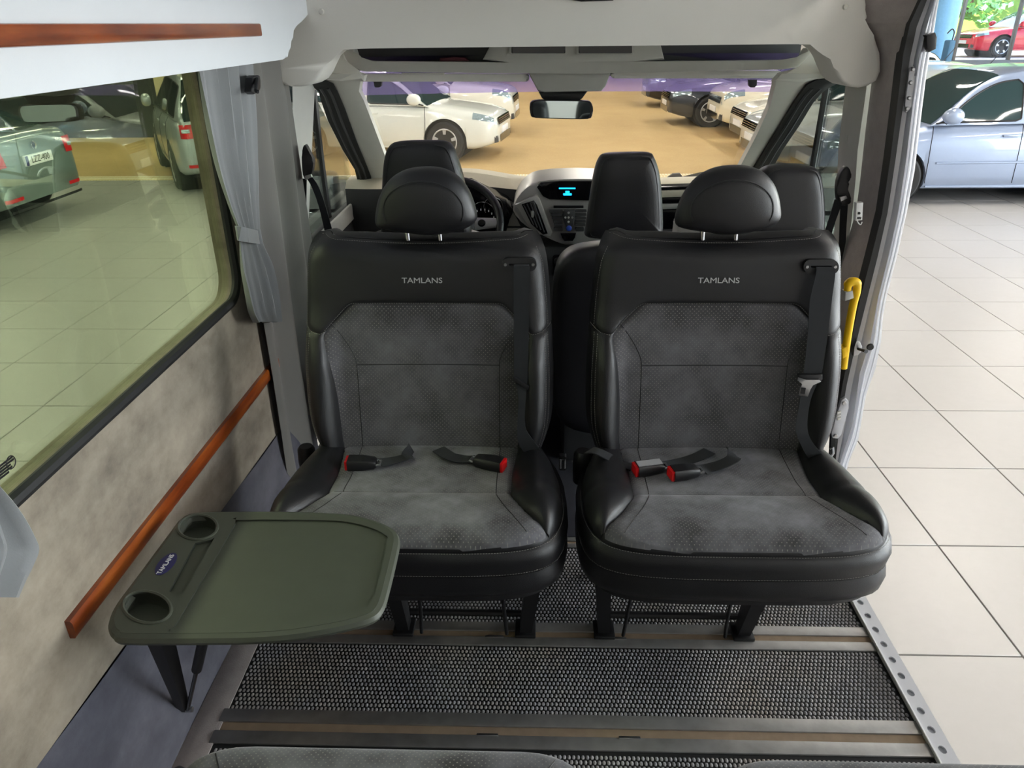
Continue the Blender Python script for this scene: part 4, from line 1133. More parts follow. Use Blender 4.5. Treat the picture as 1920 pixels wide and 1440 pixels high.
# little steel bracket on the tunnel carpet
br = thing('floor_bracket', 'small steel belt bracket on the carpet between the seats', 'bracket', aty(1055, 882, 2.05))
mb = MB(); pxy(mb, rrect(1048, 1062, 856, 882, 2), 2.03, .02, .003); mb.build('body', 'matt_black', br)
mb = MB(); mb.tube([aty(u, v, 2.025) for u, v in ((1051, 878), (1051, 862), (1059, 862), (1059, 878))], .003, 6); mb.build('loop', 'steel', br)

# ------------------------------------------------------------------ dashboard
dash = thing('dashboard', 'dashboard under the windscreen, dark grey below, its top painted pale as lit', 'dashboard', (XC, 3.3, 0))
def dprof(x):
    k = abs(x - XC)/.95
    hump = .05*math.exp(-((x + .33)/.26)**2)
    return [(3.90, .70), (3.80, .785), (3.62, .84 + hump*.6), (3.42, .872 + hump), (3.34, .868 + hump), (3.30, .84 + hump*.6), (3.30, .72), (3.36, .62), (3.42, .45), (3.60, .30)]
mb = MB(); rows = []
for i in range(49):
    x = -.86 + 1.92*i/48; rows.append([V(x, y + .10*((x - XC)/.95)**2, z) for y, z in dprof(x)])
mb.grid([r[:6] for r in rows]); mb.build('dash_top', 'dash_top', dash, 40, False)
mb = MB(); mb.grid([r[5:] for r in rows]); mb.build('dash_front', 'dash_dark', dash, 40, False)
struct(MB().box((-.9, 3.9, -.1), (1.1, 3.96, .78), 0).build('wall_front', 'dash_dark'), 'bulkhead below the windscreen')
YC = 3.08
# centre stack: silver shield with display hood, vents, radio, buttons
st = MB(); shield = [(962, 396), (968, 372), (988, 350), (1012, 340), (1060, 336), (1110, 336), (1160, 340), (1210, 350), (1222, 380), (1220, 410), (1200, 436), (1160, 452), (1110, 458), (1060, 460), (1040, 452), (1000, 432), (975, 414)]
pxy(st, shield, YC, .26, .012, 2); stack = st.build('centre_stack', 'dash_silver', dash, 40)
mb = MB(); pxy(mb, [(1006, 350), (1014, 343), (1050, 340), (1110, 340), (1170, 343), (1196, 352), (1186, 372), (1172, 377), (1110, 376), (1030, 374), (1018, 368)], YC - .014, .02, .003); hood = part_label(mb.build('display', 'dash_black', stack), 'gloss black display panel')
mb = MB(); pxy(mb, [(1048, 352), (1079, 352), (1079, 354.6), (1048, 354.6)], YC - .016, .004, 0); mb.build('blue_bar', 'screen_blue', hood)
for (u0, u1, v0, v1) in ((1060, 1068, 358, 362), (1056, 1072, 362.5, 366.5)):
    mb = MB(); pxy(mb, rrect(u0, u1, v0, v1, 1), YC - .016, .004, 0); mb.build('blue_text', 'screen_blue', hood)
mb = MB(); pxy(mb, [(966, 384), (1006, 366), (1012, 374), (1036, 436), (1032, 444), (1012, 440), (990, 424)], YC - .018, .03, .005); vent = mb.build('vent_surround', 'dash_silver', stack)
mb = MB(); pxy(mb, [(978, 383), (1001, 376), (1007, 384), (1027, 438), (1018, 440), (996, 420)], YC - .020, .02, .001); mb.build('vent_opening', 'dash_black', vent)
for k in range(4):
    mb = MB(); a_, b_ = (982 + k*6, 384 - k*1.8), (1001 + k*6.5, 422 + k*4.5); mb.tube([aty(*a_, YC - .024), aty(*b_, YC - .024)], .0028, 6); mb.build('vent_slat', 'dash_dark', vent)
mb = MB(); pxy(mb, rrect(996, 1001, 396, 408, 2), YC - .032, .012, .002); mb.build('vent_tab', 'dash_silver', vent)
# right hand vent, mostly behind the headrests
mb = MB(); pxy(mb, [(1196, 376), (1216, 384), (1198, 428), (1180, 442), (1172, 438)], YC - .018, .03, .004); v2 = mb.build('vent_surround', 'dash_silver', stack)
mb = MB(); pxy(mb, [(1194, 384), (1207, 390), (1192, 426), (1180, 434)], YC - .020, .02, .001); mb.build('vent_opening', 'dash_black', v2)
mb = MB(); pxy(mb, [(1038, 386.5), (1094, 386.5), (1094, 390), (1038, 390)], YC - .015, .02, .0005); mb.build('disc_slot', 'dash_black', stack)
mb = MB(); pxy(mb, [(1032, 393), (1100, 393), (1100, 424), (1042, 424)], YC - .013, .016, .003); radio = mb.build('radio_panel', 'dash_silver', stack)
for r_ in range(5):
    for side in (0, 1):
        u0 = 1030 + r_*2.3 if side == 0 else 1079 - r_*0.2; u1 = 1055 if side == 0 else 1100 - r_*.6
        mb = MB(); pxy(mb, rrect(u0, u1, 393.5 + r_*6.4, 398.5 + r_*6.4, 1.2), YC - .020, .01, .0012); mb.build('radio_button', 'dash_dark', radio)
mb = MB(); pxy(mb, [(1057, 394), (1077, 394), (1078, 402), (1074, 424), (1060, 424), (1055, 404)], YC - .022, .01, .002); pad = mb.build('control_pad', 'dash_dark', radio)
for (u, v) in ((1066, 399), (1066, 408), (1060, 408), (1073, 408), (1066, 416)):
    mb = MB(); mb.lathe([(0, -.003), (.0035, -.003), (.0045, 0), (.0045, .004)], aty(u, v, YC - .023), 'y', 10); mb.build('pad_key', 'trim_grey', pad)
knob = MB(); knob.lathe([(0, -.014), (.009, -.014), (.0125, -.010), (.0135, 0)], aty(1066.5, 427, YC - .012), 'y', 20); kn = part_label(knob.build('volume_knob', 'chrome', stack), 'round knob with a blue ring')
mb = MB(); mb.lathe([(.0085, -.0146), (.0115, -.0125), (.012, -.010)], aty(1066.5, 427, YC - .012), 'y', 20); mb.build('blue_ring', simple('blue ring', '#2f4fb0', .3), kn)
for (u0, u1) in ((1038, 1055), (1079, 1095)):
    mb = MB(); pxy(mb, rrect(u0, u1, 427, 434, 2), YC - .015, .02, .001); mb.build('lower_button', 'dash_dark', stack)
mb = MB(); pxy(mb, [(1051, 438), (1080, 438), (1078, 446), (1074, 452), (1058, 452), (1054, 446)], YC - .015, .02, .002); mb.build('hazard_panel', 'dash_black', stack)
mb = MB(); pxy(mb, [(962, 470), (1030, 462), (1110, 468), (1230, 462), (1225, 700), (1010, 700)], YC + .05, .15, .01); lower = mb.build('lower_console', 'dash_dark', dash)
mb = MB(); pxy(mb, rrect(1036, 1060, 478, 520, 6), YC + .045, .02, .004); lb_ = mb.build('cubby', 'dash_black', lower)
mb = MB(); mb.lathe([(.010, -.006), (.016, -.006), (.018, 0)], aty(1046, 490, YC + .04), 'y', 16); mb.build('socket', 'rubber', lb_)
# glove box side strips
for (v0, v1, mt) in ((350, 356, 'dash_black'), (357, 370, 'dash_top'), (371, 381, 'dash_black'), (382, 392, 'dash_silver'), (394, 428, 'dash_black'), (430, 446, 'dash_dark'), (447, 470, 'dash_top')):
    mb = MB(); pxy(mb, [(1226, v0 + 1), (1420, v0 - 5), (1420, v1 - 5), (1226, v1 + 1)], YC + .14, .06, .002); mb.build('glove_panel', mt, dash)
mb = MB(); pxy(mb, [(950, 398), (962, 384), (978, 400), (990, 426), (984, 446), (948, 446)], YC + .10, .05, .004); sidep = mb.build('switch_panel', 'dash_dark', dash)
mb = MB(); pxy(mb, rrect(948, 976, 428, 444, 2), YC + .095, .01, .002); mb.build('switch_plate', 'trim_grey', sidep)
mb = MB(); pxy(mb, [(962, 398), (970, 412), (976, 424), (950, 424)], YC + .095, .01, .002); mb.build('triangle_plate', 'trim_grey', sidep)
# gear knob
gk = thing('gear_knob', 'round black gear knob with a silver shift pattern', 'gear knob', aty(998, 470, 2.98))
mb = MB(); c = aty(998, 444, 2.98); mb.lathe([(0, .020), (.012, .018), (.019, .010), (.021, 0), (.018, -.014), (.012, -.024), (0, -.024)], c, 'z', 18); kb = mb.build('knob', 'black_plastic', gk)
mb = MB(); mb.lathe([(0, .0205), (.013, .0185), (.014, .015)], c + V(0, -.004, .001), 'z', 18); mb.build('shift_pattern', 'chrome', kb)
mb = MB(); mb.tube([c - V(0, 0, .02), c + V(0, .19, -.15)], .009, 8); mb.build('lever', 'matt_black', gk)
# steering wheel and instruments
sw = thing('steering_wheel', 'black leather steering wheel partly hidden by the driver seat', 'steering wheel', (-.37, 3.02, .62))
cw0 = aty(842, 432, 2.95); swn = V(0, -.80, .60).normalized(); sx_ = V(1, 0, 0); sy_ = swn.cross(sx_); Rw = .188
cw0 = aty(938, 420, 2.95) - sx_*Rw
ringp = [cw0 + sx_*(Rw*math.cos(a)) + sy_*(Rw*math.sin(a)) for a in [2*math.pi*k/48 for k in range(49)]]
MB().tube(ringp, .0155, 10, False).build('rim', 'leather', sw)
mb = MB(); mb.pillow([V(.085*math.cos(a)*1.1, 0, .075*math.sin(a)) for a in [2*math.pi*k/24 for k in range(24)]], .03, .02, 3, 5)
mb.v = [cw0 + sx_*p.x + sy_*(p.z) - swn*p.y for p in mb.v]; mb.build('hub', 'dash_dark', sw)
for s_ in (-1, 1):
    mb = MB(); mb.tube([cw0 + sx_*(s_*.07), cw0 + sx_*(s_*.175) + sy_*.005], [.028, .02], 8, True, .45, up=swn); spk = mb.build('spoke', 'dash_silver', sw)
    mb = MB(); mb.lathe([(0, .006), (.012, .006), (.016, 0)], (0, 0, 0), 'z', 14); mb.v = [cw0 + sx_*(s_*.115 + p.x) + sy_*p.y + swn*(.010 + p.z) for p in mb.v]; mb.build('spoke_buttons', 'dash_black', spk)
mb = MB(); mb.tube([cw0 - sy_*.07, cw0 - sy_*.175], [.026, .02], 8, True, .45, up=swn); mb.build('spoke', 'dash_silver', sw)
mb = MB(); mb.tube([cw0 - swn*.02, cw0 - swn*.30], .04, 12); mb.build('column', 'dash_dark', sw)
ic = MB(); pxy(ic, [(880, 344), (900, 354), (925, 366), (950, 378), (962, 392), (956, 410), (948, 440), (860, 448), (800, 440), (800, 360), (840, 344)], 3.16, .12, .01); cl = ic.build('instrument_cluster', 'dash_black', dash)
for (u, v, rr_) in ((905, 402, .052), (925, 388, .040)):
    c = aty(u, v, 3.15)
    mb = MB(); mb.tube([c + V(rr_*math.cos(a), -.002, rr_*math.sin(a)) for a in [math.pi*1.2 - 2.4*k/20*math.pi/1.7 for k in range(21)]], .0014, 5); mb.build('dial_ring', 'chrome', cl)
for k in range(8):
    a = math.radians(160 - k*20); p = aty(906, 414, 3.148) + V(.048*math.cos(a), -.003, .048*math.sin(a)); mb = MB(); mb.box(p + V(-.0022, -.001, -.0038), p + V(.0022, .001, .0038), 0); mb.build('dial_mark', 'white_print', cl)

# ------------------------------------------------------------------ showroom
M['tile'] = None
t = NT('pale floor tile'); n1 = t.noise(1.3, 4, .6); n2 = t.noise(22, 4)
t.color(t.mixc(t.math('ADD', t.math('MULTIPLY', n1, .7), t.math('MULTIPLY', n2, .3)), lin('#a6a39f'), lin('#b5b3af')))
t.set(Roughness=.32, Specular_IOR_Level=.4); M['tile'] = t.m
M['grout'] = simple('grey grout', '#5c5956', .9)
t = NT('tan carpet floor'); n1 = t.noise(.8, 5, .6); n2 = t.noise(45, 4, .7)
t.color(t.mixc(t.math('ADD', t.math('MULTIPLY', n1, .45), t.math('MULTIPLY', n2, .55)), lin('#9a7a46'), lin('#d8bc86'))); t.set(Roughness=.75, Specular_IOR_Level=.3); M['tan'] = t.m
M['hall_dark'] = simple('dark hall wall', '#26262b', .8)
M['hall_ceiling'] = simple('grey hall ceiling', '#5a5b5e', .9)
M['hall_white'] = simple('white hall wall', '#d5d3cf', .8)
M['cream'] = simple('cream column', '#d9cda8', .7)
M['blue_column'] = simple('light blue column', '#7db9ea', .4)
M['mullion'] = simple('grey aluminium mullion', '#84888e', .4, .5)
M['asphalt'] = simple('sunlit yard', '#b9b7b2', .9, var=.06, scale=3)
TX, TY, TS, TR, YB = 1.771, 2.095, .6, .645, 11.50
sf = struct(MB().box((-18, -10, GZ - .20), (14, YB, GZ - .006), 0).build('showroom_floor', 'grout'), 'pale tiled showroom floor around the van')
def tile_ok(i, j):
    x0, y0 = TX + TS*i, TY + TR*j
    return (y0 + TR <= YB + .4 and y0 > -.8 and ((1.1 < x0 < 5.6) or (-8.1 < x0 < -1.9)) and y0 > .6)
tile_me = None; rest = MB(); cnt = 0
for j in range(-18, 15):
    for i in range(-32, 20):
        x0, y0 = TX + TS*i + .0035, TY + TR*j + .0035; x1, y1 = x0 + TS - .007, min(y0 + TR - .007, YB)
        if x1 > 14 or x0 < -18 or y0 > YB - .05: continue
        if tile_ok(i, j) and y1 - y0 > .6 and cnt < 300:
            if tile_me is None:
                o = MB().box((0, 0, -.008), (TS - .007, TR - .007, 0), .0015, 1).build('tile', 'tile', sf); tile_me = o.data
            else:
                o = bpy.data.objects.new('tile', tile_me); COL.objects.link(o); o.parent = sf
            o.location = (x0, y0, GZ); cnt += 1
        else:
            rest.add([(x0, y0, GZ), (x1, y0, GZ), (x1, y1, GZ), (x0, y1, GZ)], [(0, 1, 2, 3)])
o = rest.build('tile_field', 'tile', sf, 60, True, False); o['kind'] = 'stuff'
struct(MB().box((-18, YB, GZ - .2), (14, 40, GZ + .004), 0).build('showroom_floor', 'tan'), 'tan carpeted showroom floor beyond the tiles')
t = NT('dotted edging'); sx = t.node('ShaderNodeSeparateXYZ'); t.l.new(t.tc(), sx.inputs[0])
fx = t.math('SUBTRACT', t.math('FRACT', t.math('DIVIDE', sx.outputs[0], .045)), .5); fy = t.math('SUBTRACT', t.math('FRACT', t.math('DIVIDE', sx.outputs[1], .16)), .5)
d_ = t.math('LESS_THAN', t.math('ADD', t.math('MULTIPLY', fx, fx), t.math('MULTIPLY', fy, fy)), .09)
t.color(t.mixc(d_, lin('#d9c795'), lin('#f3ecd8'))); t.set(Roughness=.6); M['edging'] = t.m
struct(MB().box((-18, YB - .02, GZ), (9, YB + .30, GZ + .008), .002).build('trim_6', 'edging'), 'dotted pale edging between tiles and carpet')
struct(MB().box((-18.2, -10, GZ), (-18, 40, GZ + 4.8), 0).build('wall_left', 'hall_dark'), 'dark far left wall of the showroom')
struct(MB().box((-18, 16.35, GZ), (-5.6, 16.5, GZ + 4.8), 0).build('wall_front', 'hall_dark'), 'dark partition behind the parked cars on the left')
struct(MB().box((-18, 40, GZ), (9.2, 40.2, GZ + 4.8), 0).build('wall_front', 'hall_dark'), 'dark far end wall of the showroom')
struct(MB().box((-18, -10.2, GZ), (14, -10, GZ + 4.8), 0).build('wall_back', 'hall_white'), 'white showroom wall behind the van')
struct(MB().box((9.0, 22, GZ), (9.2, 40, GZ + 4.8), 0).build('wall_right', 'hall_white'), 'white wall beside the glazed front')
struct(MB().box((-18.2, -10.2, GZ + 4.8), (14.3, 40.2, GZ + 5.0), 0).build('ceiling', 'hall_ceiling'), 'grey showroom ceiling')
mb = MB(); p = aty(345, 268, 15.6); mb.box((p.x - .30, 15.45, GZ), (p.x + .22, 15.95, GZ + 4.8), .01)
tag(mb.build('column', 'cream'), 'cream square column behind the cars on the left', 'column')
# ceiling lamps: long fixtures with diffusers that shine down
lamp_spots = [(x, y) for x in (-12, -7.5, -3.2, 1.2, 5.6, 10) for y in (-4, 2.2, 8.4, 14.6, 21, 28)]
lamp0 = None
for k, (x, y) in enumerate(lamp_spots):
    if lamp0 is None:
        r0 = thing('ceiling_lamp', 'long white ceiling lamp of the showroom', 'lamp', (x, y, GZ + 4.8), group='ceiling lamps of the showroom', local=True)
        MB().box((-.16, -1.5, -.10), (.16, 1.5, -.0), .01).build('lamp_housing', 'white_plastic', r0)
        MB().box((-.12, -1.45, -.112), (.12, 1.45, -.099), .002).build('diffuser', emit('lamp diffuser', '#fff7ec', 34.0), r0); lamp0 = r0
    else:
        r = copy_tree(lamp0); r.location = (x, y, GZ + 4.8)
# glazed front: mullions, sill, panes
YF = 22.0
wf = struct(MB().box((9.2, YF, GZ), (14.2, YF + .2, .52), .01).build('window_5', 'mullion'), 'glazed front of the showroom with thin mullions')
ux = [aty(1800, 60, YF).x + k*(aty(1905, 60, YF).x - aty(1800, 60, YF).x) for k in range(-3, 4)]
for x in ux:
    if 9.2 < x < 14.2: MB().box((x - .03, YF, .5), (x + .03, YF + .12, GZ + 4.8), .004).build('mullion', 'mullion', wf)
xs_ = [9.2] + [x for x in ux if 9.2 < x < 14.2] + [14.2]
for a, b in zip(xs_, xs_[1:]): MB().box((a, YF + .05, .5), (b, YF + .056, GZ + 4.8), 0).build('pane', 'glass_hall', wf)
wr_ = struct(MB().box((14.0, -10, GZ), (14.2, YF, GZ + .5), .01).build('window_6', 'mullion'), 'long glazed side of the showroom')
for k in range(21):
    y = -9.9 + k*1.6; MB().box((14.02, y - .045, GZ + .5), (14.14, y + .045, GZ + 4.8), .004).build('mullion', 'mullion', wr_)
    if k < 20: MB().box((14.06, y, GZ + .5), (14.066, y + 1.6, GZ + 4.8), 0).build('pane', 'glass_hall', wr_)
# blue column and the box beside it
p = aty(1764, 70, 17.6)
mb = MB(); mb.lathe([(.255, GZ), (.255, GZ + 4.8)], (p.x, 17.6, 0), 'z', 32); tag(mb.build('column', 'blue_column'), 'light blue round column by the showroom window', 'column')
bx = thing('charger_box', 'dark blue grey box with a hose beside the blue column', 'box', (aty(1780, 100, 17.0).x, 17.0, GZ))
a, b = aty(1771, 104, 17.0), aty(1789, 75, 17.0)
MB().box((a.x, 16.9, GZ), (b.x, 17.15, b.z), .03).build('case', simple('blue grey steel', '#3f6f92', .5), bx)
mb = MB(); mb.tube(crom([V(lerp(a.x, b.x, .7), 17.0, b.z), V(lerp(a.x, b.x, .75), 17.0, b.z + .14), V(lerp(a.x, b.x, .3), 17.0, b.z + .20), V(a.x - .04, 17.0, b.z + .12)], 6), .012, 6); mb.build('hose', 'rubber', bx)
# outdoors: raised yard, bank, trees
struct(MB().box((14.3, -30, GZ - .3), (80, 22.3, GZ - .1), 0).build('yard', 'asphalt'), 'paved yard outside the glazed side')
struct(MB().box((5, 22.3, .1), (80, 36, .36), 0).build('yard', 'asphalt'), 'bright raised yard outside the glazed front')
M['grass'] = simple('sunlit grass', '#7f9a3c', .9, var=.3, scale=4)
mb = MB(); mb.grid([[V(x, y, .36 + max(0, y - 35.5)*.42 + .3*math.sin(x*.7 + y)) for x in range(0, 70, 4)] for y in (35.5, 38, 42, 48, 56)])
struct(mb.build('bank', 'grass', None, 60, False), 'grassy bank behind the yard')
t = NT('tree leaves'); t.color(t.mixc(t.noise(1.5, 4), lin('#5d9a6e'), lin('#a2cf8e'))); t.set(Roughness=.6); M['leaf'] = t.m
M['bark'] = simple('bark', '#5a4a3a', .9)
def tree(x, y, z, r, h, label, seed):
    rnd = random.Random(seed); tr = thing('tree', label, 'tree', (x, y, z), group='trees outside the showroom')
    MB().tube([V(x, y, z), V(x + .1, y, z + h*.6)], [.16, .08], 7).build('trunk', 'bark', tr)
    mb = MB()
    for k in range(2600):
        a = rnd.uniform(0, 2*math.pi); c_ = rnd.uniform(-1, 1); q = rnd.uniform(.55, 1)**.5; bl = 1 + .25*math.sin(3*a + seed)*math.cos(4*c_)
        p = V(x + r*q*bl*math.cos(a)*math.sqrt(1 - c_*c_), y + r*q*bl*math.sin(a)*math.sqrt(1 - c_*c_), z + h*.45 + h*.5*q*bl*c_)
        u = V(rnd.uniform(-1, 1), rnd.uniform(-1, 1), rnd.uniform(-1, 1)).normalized()*.20; w = u.cross(V(rnd.uniform(-1, 1), rnd.uniform(-1, 1), 1)).normalized()*.11
        mb.add([p - u, p + w, p + u, p - w], [(0, 1, 2, 3)])
    o = mb.build('crown', 'leaf', tr, 60, False, False); o['kind'] = 'stuff'
for k, (u, y, r, h, lb) in enumerate(((1806, 38.5, 2.6, 7, 'leafy tree outside just right of the blue column'), (1856, 44, 3.0, 8, 'broad dark tree outside behind the red car bonnet'), (1925, 59, 3.0, 9.0, 'bright green tree outside at the right edge'), (1765, 51, 3.0, 8.0, 'leafy tree outside behind the blue column'), (2000, 52, 2.8, 7, 'leafy tree outside beyond the right edge'))):
    p = aty(u, 60, y); tree(p.x, y, .36 + max(0, y - 35.5)*.42, r, h, lb, k + 3)

# ------------------------------------------------------------------ cars
def paint(name, hexc, metal=.3, rough=.3): return simple(name, hexc, rough, metal, .02, coat=.8)
t = NT('dark car glass'); t.color(lin('#1f2c2c')); t.set(Roughness=.04, Specular_IOR_Level=.8); M['car_glass'] = t.m
t = NT('teal car glass'); t.color(lin('#2a3d3e')); t.set(Roughness=.05, Specular_IOR_Level=.8); M['car_glass_teal'] = t.m
M['tyre'] = simple('tyre rubber', '#232324', .75)
M['alloy'] = simple('alloy wheel', '#c3c5c8', .3, .7, .03)
M['lamp_clear'] = simple('clear lamp lens', '#b8ccd2', .08, .5, .3, 40)
M['lamp_red'] = simple('red lamp lens', '#c01a22', .15, 0, .15, 30)
M['wheel_well'] = simple('wheel well', '#121213', .9)
# one wheel, shared by all cars: axis along y, outer side towards -y
wt = MB(); wt.lathe([(.205, -.09), (.24, -.105), (.29, -.105), (.315, -.085), (.32, 0), (.315, .085), (.29, .105), (.2, .10)], (0, 0, 0), 'y', 36)
TYRE = wt.build('tyre', 'tyre'); 
wr = MB(); wr.lathe([(.0, -.055), (.05, -.06), (.055, -.03), (.2, -.02), (.2, -.06)], (0, 0, 0), 'y', 36); RIMB = wr.build('rim_dish', 'wheel_well')
ws_ = MB(); ws_.lathe([(.185, -.085), (.205, -.1), (.215, -.095), (.21, -.06), (.185, -.06)], (0, 0, 0), 'y', 36)
ws_.lathe([(0, -.088), (.04, -.086), (.052, -.075), (.052, -.05)], (0, 0, 0), 'y', 20)
for k in range(5):
    a = 2*math.pi*k/5 + .3; d = V(math.cos(a), 0, math.sin(a)); s = V(-d.z, 0, d.x)
    ws_.loft([[d*r + s*w + V(0, yy, 0) for w, yy in ((-hw, -.065), (-hw, y_), (hw, y_), (hw, -.065))] for r, hw, y_ in ((.03, .030, -.088), (.12, .022, -.090), (.195, .030, -.094))])
SPOKE = ws_.build('alloy_rim', 'alloy')
for o in (TYRE, RIMB, SPOKE): COL.objects.unlink(o)

STY = {
 'hatch': dict(top=[(-.5, .42), (-.492, .50), (-.48, .585), (-.46, .62), (-.3, .63), (0, .615), (.2, .605), (.34, .565), (.43, .525), (.475, .485), (.492, .45), (.5, .38)],
               roof=[(-.488, .60), (-.47, .70), (-.43, .87), (-.38, .955), (-.30, .985), (-.12, 1.0), (.02, .965), (.08, .90), (.225, .59)], wins=[(-.40, -.27), (-.25, -.055), (-.03, .205)], rear=(-.485, -.40), front=(.035, .218)),
 'sedan': dict(top=[(-.5, .40), (-.494, .56), (-.485, .665), (-.47, .69), (-.42, .695), (-.35, .67), (-.2, .65), (0, .635), (.2, .62), (.34, .575), (.43, .53), (.475, .49), (.492, .455), (.5, .38)],
               roof=[(-.425, .68), (-.38, .76), (-.25, .945), (-.16, .985), (-.05, 1.0), (.03, .97), (.09, .90), (.225, .61)], wins=[(-.31, -.22), (-.20, -.045), (-.02, .205)], rear=(-.415, -.255), front=(.035, .218)),
 'suv': dict(top=[(-.5, .42), (-.492, .52), (-.48, .60), (-.46, .63), (-.3, .64), (0, .63), (.2, .625), (.34, .60), (.44, .565), (.48, .52), (.493, .44), (.5, .34)],
             roof=[(-.488, .61), (-.47, .72), (-.44, .88), (-.40, .965), (-.30, .985), (-.12, 1.0), (.02, .975), (.08, .91), (.22, .61)], wins=[(-.42, -.28), (-.26, -.06), (-.035, .20)], rear=(-.485, -.41), front=(.035, .215)),
}
def car(name, label, x, y, rz, L, W, H, paint_mat, style, zg=GZ, glass_m='car_glass', plate=None, strip=False, cladding=False, group='cars parked in the showroom'):
    S = STY[style]; root = thing(name, label, 'car', (x, y, zg), rz, group, local=True)
    wr0 = .325; xf, xr = L*.5 - .86, -L*.5 + .80; base = .20 if style != 'suv' else .25
    topz = lambda xx: interp(S['top'], xx/L)*H; roofz = lambda xx: interp(S['roof'], xx/L)*H
    hw = lambda xx: W*.5*interp([(-.5, .80), (-.49, .87), (-.46, .94), (-.38, .985), (-.2, 1), (.2, 1), (.36, .97), (.44, .91), (.48, .82), (.493, .74), (.5, .64)], xx/L)
    def botz(xx): return base + .10*max(0, (abs(xx)/L - .40)/.1)**1.5
    def arch(xx):
        z = 0
        for xa in (xf, xr):
            d = abs(xx - xa)
            if d < .365: z = max(z, wr0 + math.sqrt(max(0, .365**2 - d*d)))
        return z
    def sec(xx, clamp=True):
        w, zt, zb_ = hw(xx), topz(xx), botz(xx); h = zt - zb_; A = arch(xx) if clamp else 0
        pts = [(0, zb_), (.90*w, zb_), (.965*w, zb_ + .07*h), (.985*w, zb_ + .2*h), (1.0*w, zb_ + .42*h), (.995*w, zb_ + .62*h), (.985*w, zb_ + .74*h), (.965*w, zb_ + .86*h), (.92*w, zb_ + .95*h), (.84*w, zt), (.45*w, zt + .015), (0, zt + .02)]
        return [(a, max(z, min(A, zt - .03)) if a > .1 else z) for a, z in pts]
    def surf(xx, k, side, off=0.0):
        P_ = sec(xx, False); k = max(0, min(len(P_) - 1.001, k)); i = int(k); q = k - i
        a = lerp(P_[i][0], P_[i+1][0], q); z = lerp(P_[i][1], P_[i+1][1], q)
        return V(xx, side*(a + off), z)
    xs = sorted(set([-L/2 + L*k/90 for k in range(91)] + [xa + .366*math.cos(math.pi*k/16) for xa in (xf, xr) for k in range(17)] + [L*v for v in (-.495, -.4925, -.487, .487, .4925, .496)]))
    rings = []
    for xx in xs:
        P_ = sec(xx); rings.append([V(xx, a, z) for a, z in P_] + [V(xx, -a, z) for a, z in P_[-2:0:-1]])
    body = MB().loft(rings).build('body', paint_mat, root, 42)
    # cabin
    r0, r1 = S['roof'][0][0]*L, S['roof'][-1][0]*L
    def cab(xx, s):
        zb_ = topz(xx) - .015; zr_ = max(roofz(xx), zb_ + .001); wb = hw(xx)*.93; wt_ = lerp(wb, W*.5*.70, min(1, (zr_ - zb_)/(.33*H)))
        if s <= 1: return (lerp(wb, wt_, s) + .02*math.sin(math.pi*s), lerp(zb_, zr_ - .035*min(1, (zr_ - zb_)/.2), s))
        q = s - 1; return (wt_*math.cos(q*math.pi/2)**.9 if q < 1 else 0.0, zr_ - .035*min(1, (zr_ - zb_)/.2)*(1 - math.sin(q*math.pi/2)))
    rings = []
    for k in range(49):
        xx = lerp(r0, r1, k/48); hs = [cab(xx, s) for s in (0, .25, .5, .75, .92, 1, 1.15, 1.3, 1.5, 1.75, 2)]
        rings.append([V(xx, a, z) for a, z in hs] + [V(xx, -a, z) for a, z in hs[-2::-1]])
    roof = MB().grid(rings).build('roof', paint_mat, root, 42)
    for side in (-1, 1):
        for x0, x1 in S['wins']:
            rows = []
            for k in range(17):
                xx = lerp(x0*L, x1*L, k/16); zb_, zr_ = topz(xx), roofz(xx); h = zr_ - zb_
                s0 = min(.5, .035/max(.02, h)); s1 = max(s0 + .01, 1 - .075/max(.08, h))
                if k in (0, 16): s0, s1 = s0 + .05*(s1 - s0), s1 - .12*(s1 - s0)
                row = []
                for j in range(6):
                    a, z = cab(xx, lerp(s0, s1, j/5)); row.append(V(xx, side*(a + .005), z))
                rows.append(row)
            g = MB().grid(rows).build('side_window', glass_m, roof, 60, False)
            edge = [r[0] for r in rows] + rows[-1][1:] + [r[-1] for r in rows[::-1]][1:] + rows[0][::-1][1:]
            MB().tube(edge, .010, 5, False).build('window_trim', 'rubber', g)
    for nm, (x0, x1) in (('windscreen', S['front']), ('rear_window', S['rear'])):
        rows = []
        for k in range(13):
            xx = lerp(x0*L, x1*L, k/12)
            rows.append([(lambda az, sd: V(xx + (.006 if nm == 'windscreen' else -.006), sd*az[0], az[1] + .006))(cab(xx, 1.06 + .94*(1 - abs(2*j/16 - 1))), -1 if j < 8 else 1) for j in range(17)])
        MB().grid(rows).build(nm, glass_m, roof, 60, False)
    # wheels
    for xa in (xf, xr):
        MB().lathe([(.36, -W*.47), (.36, W*.47)], (xa, 0, wr0), 'y', 32).build('wheel_well', 'wheel_well', root)
        for side in (-1, 1):
            wh = TYRE.copy(); wh.name = 'wheel'; COL.objects.link(wh); wh.parent = root; wh.location = (xa, side*(W*.5 - .095), wr0 - .005)
            if side > 0: wh.rotation_euler = (0, 0, math.pi)
            for src in (RIMB, SPOKE):
                c_ = src.copy(); COL.objects.link(c_); c_.parent = wh
            if cladding:
                mb = MB(); mb.tube([V(xa + .375*math.cos(a), side*(W*.5 - .012), wr0 + .375*math.sin(a)) for a in [math.pi*k/18 for k in range(19)]], .03, 6); mb.build('arch_cladding', 'dash_dark', root)
    def spatch(x0, x1, k0, k1, side, nm, mt, off=.004, parent=body, n=8):
        rows = [[surf(lerp(x0, x1, i/n), lerp(k0, k1, j/6), side, off) for j in range(7)] for i in range(n + 1)]
        return MB().grid(rows).build(nm, mt, parent, 60, False)
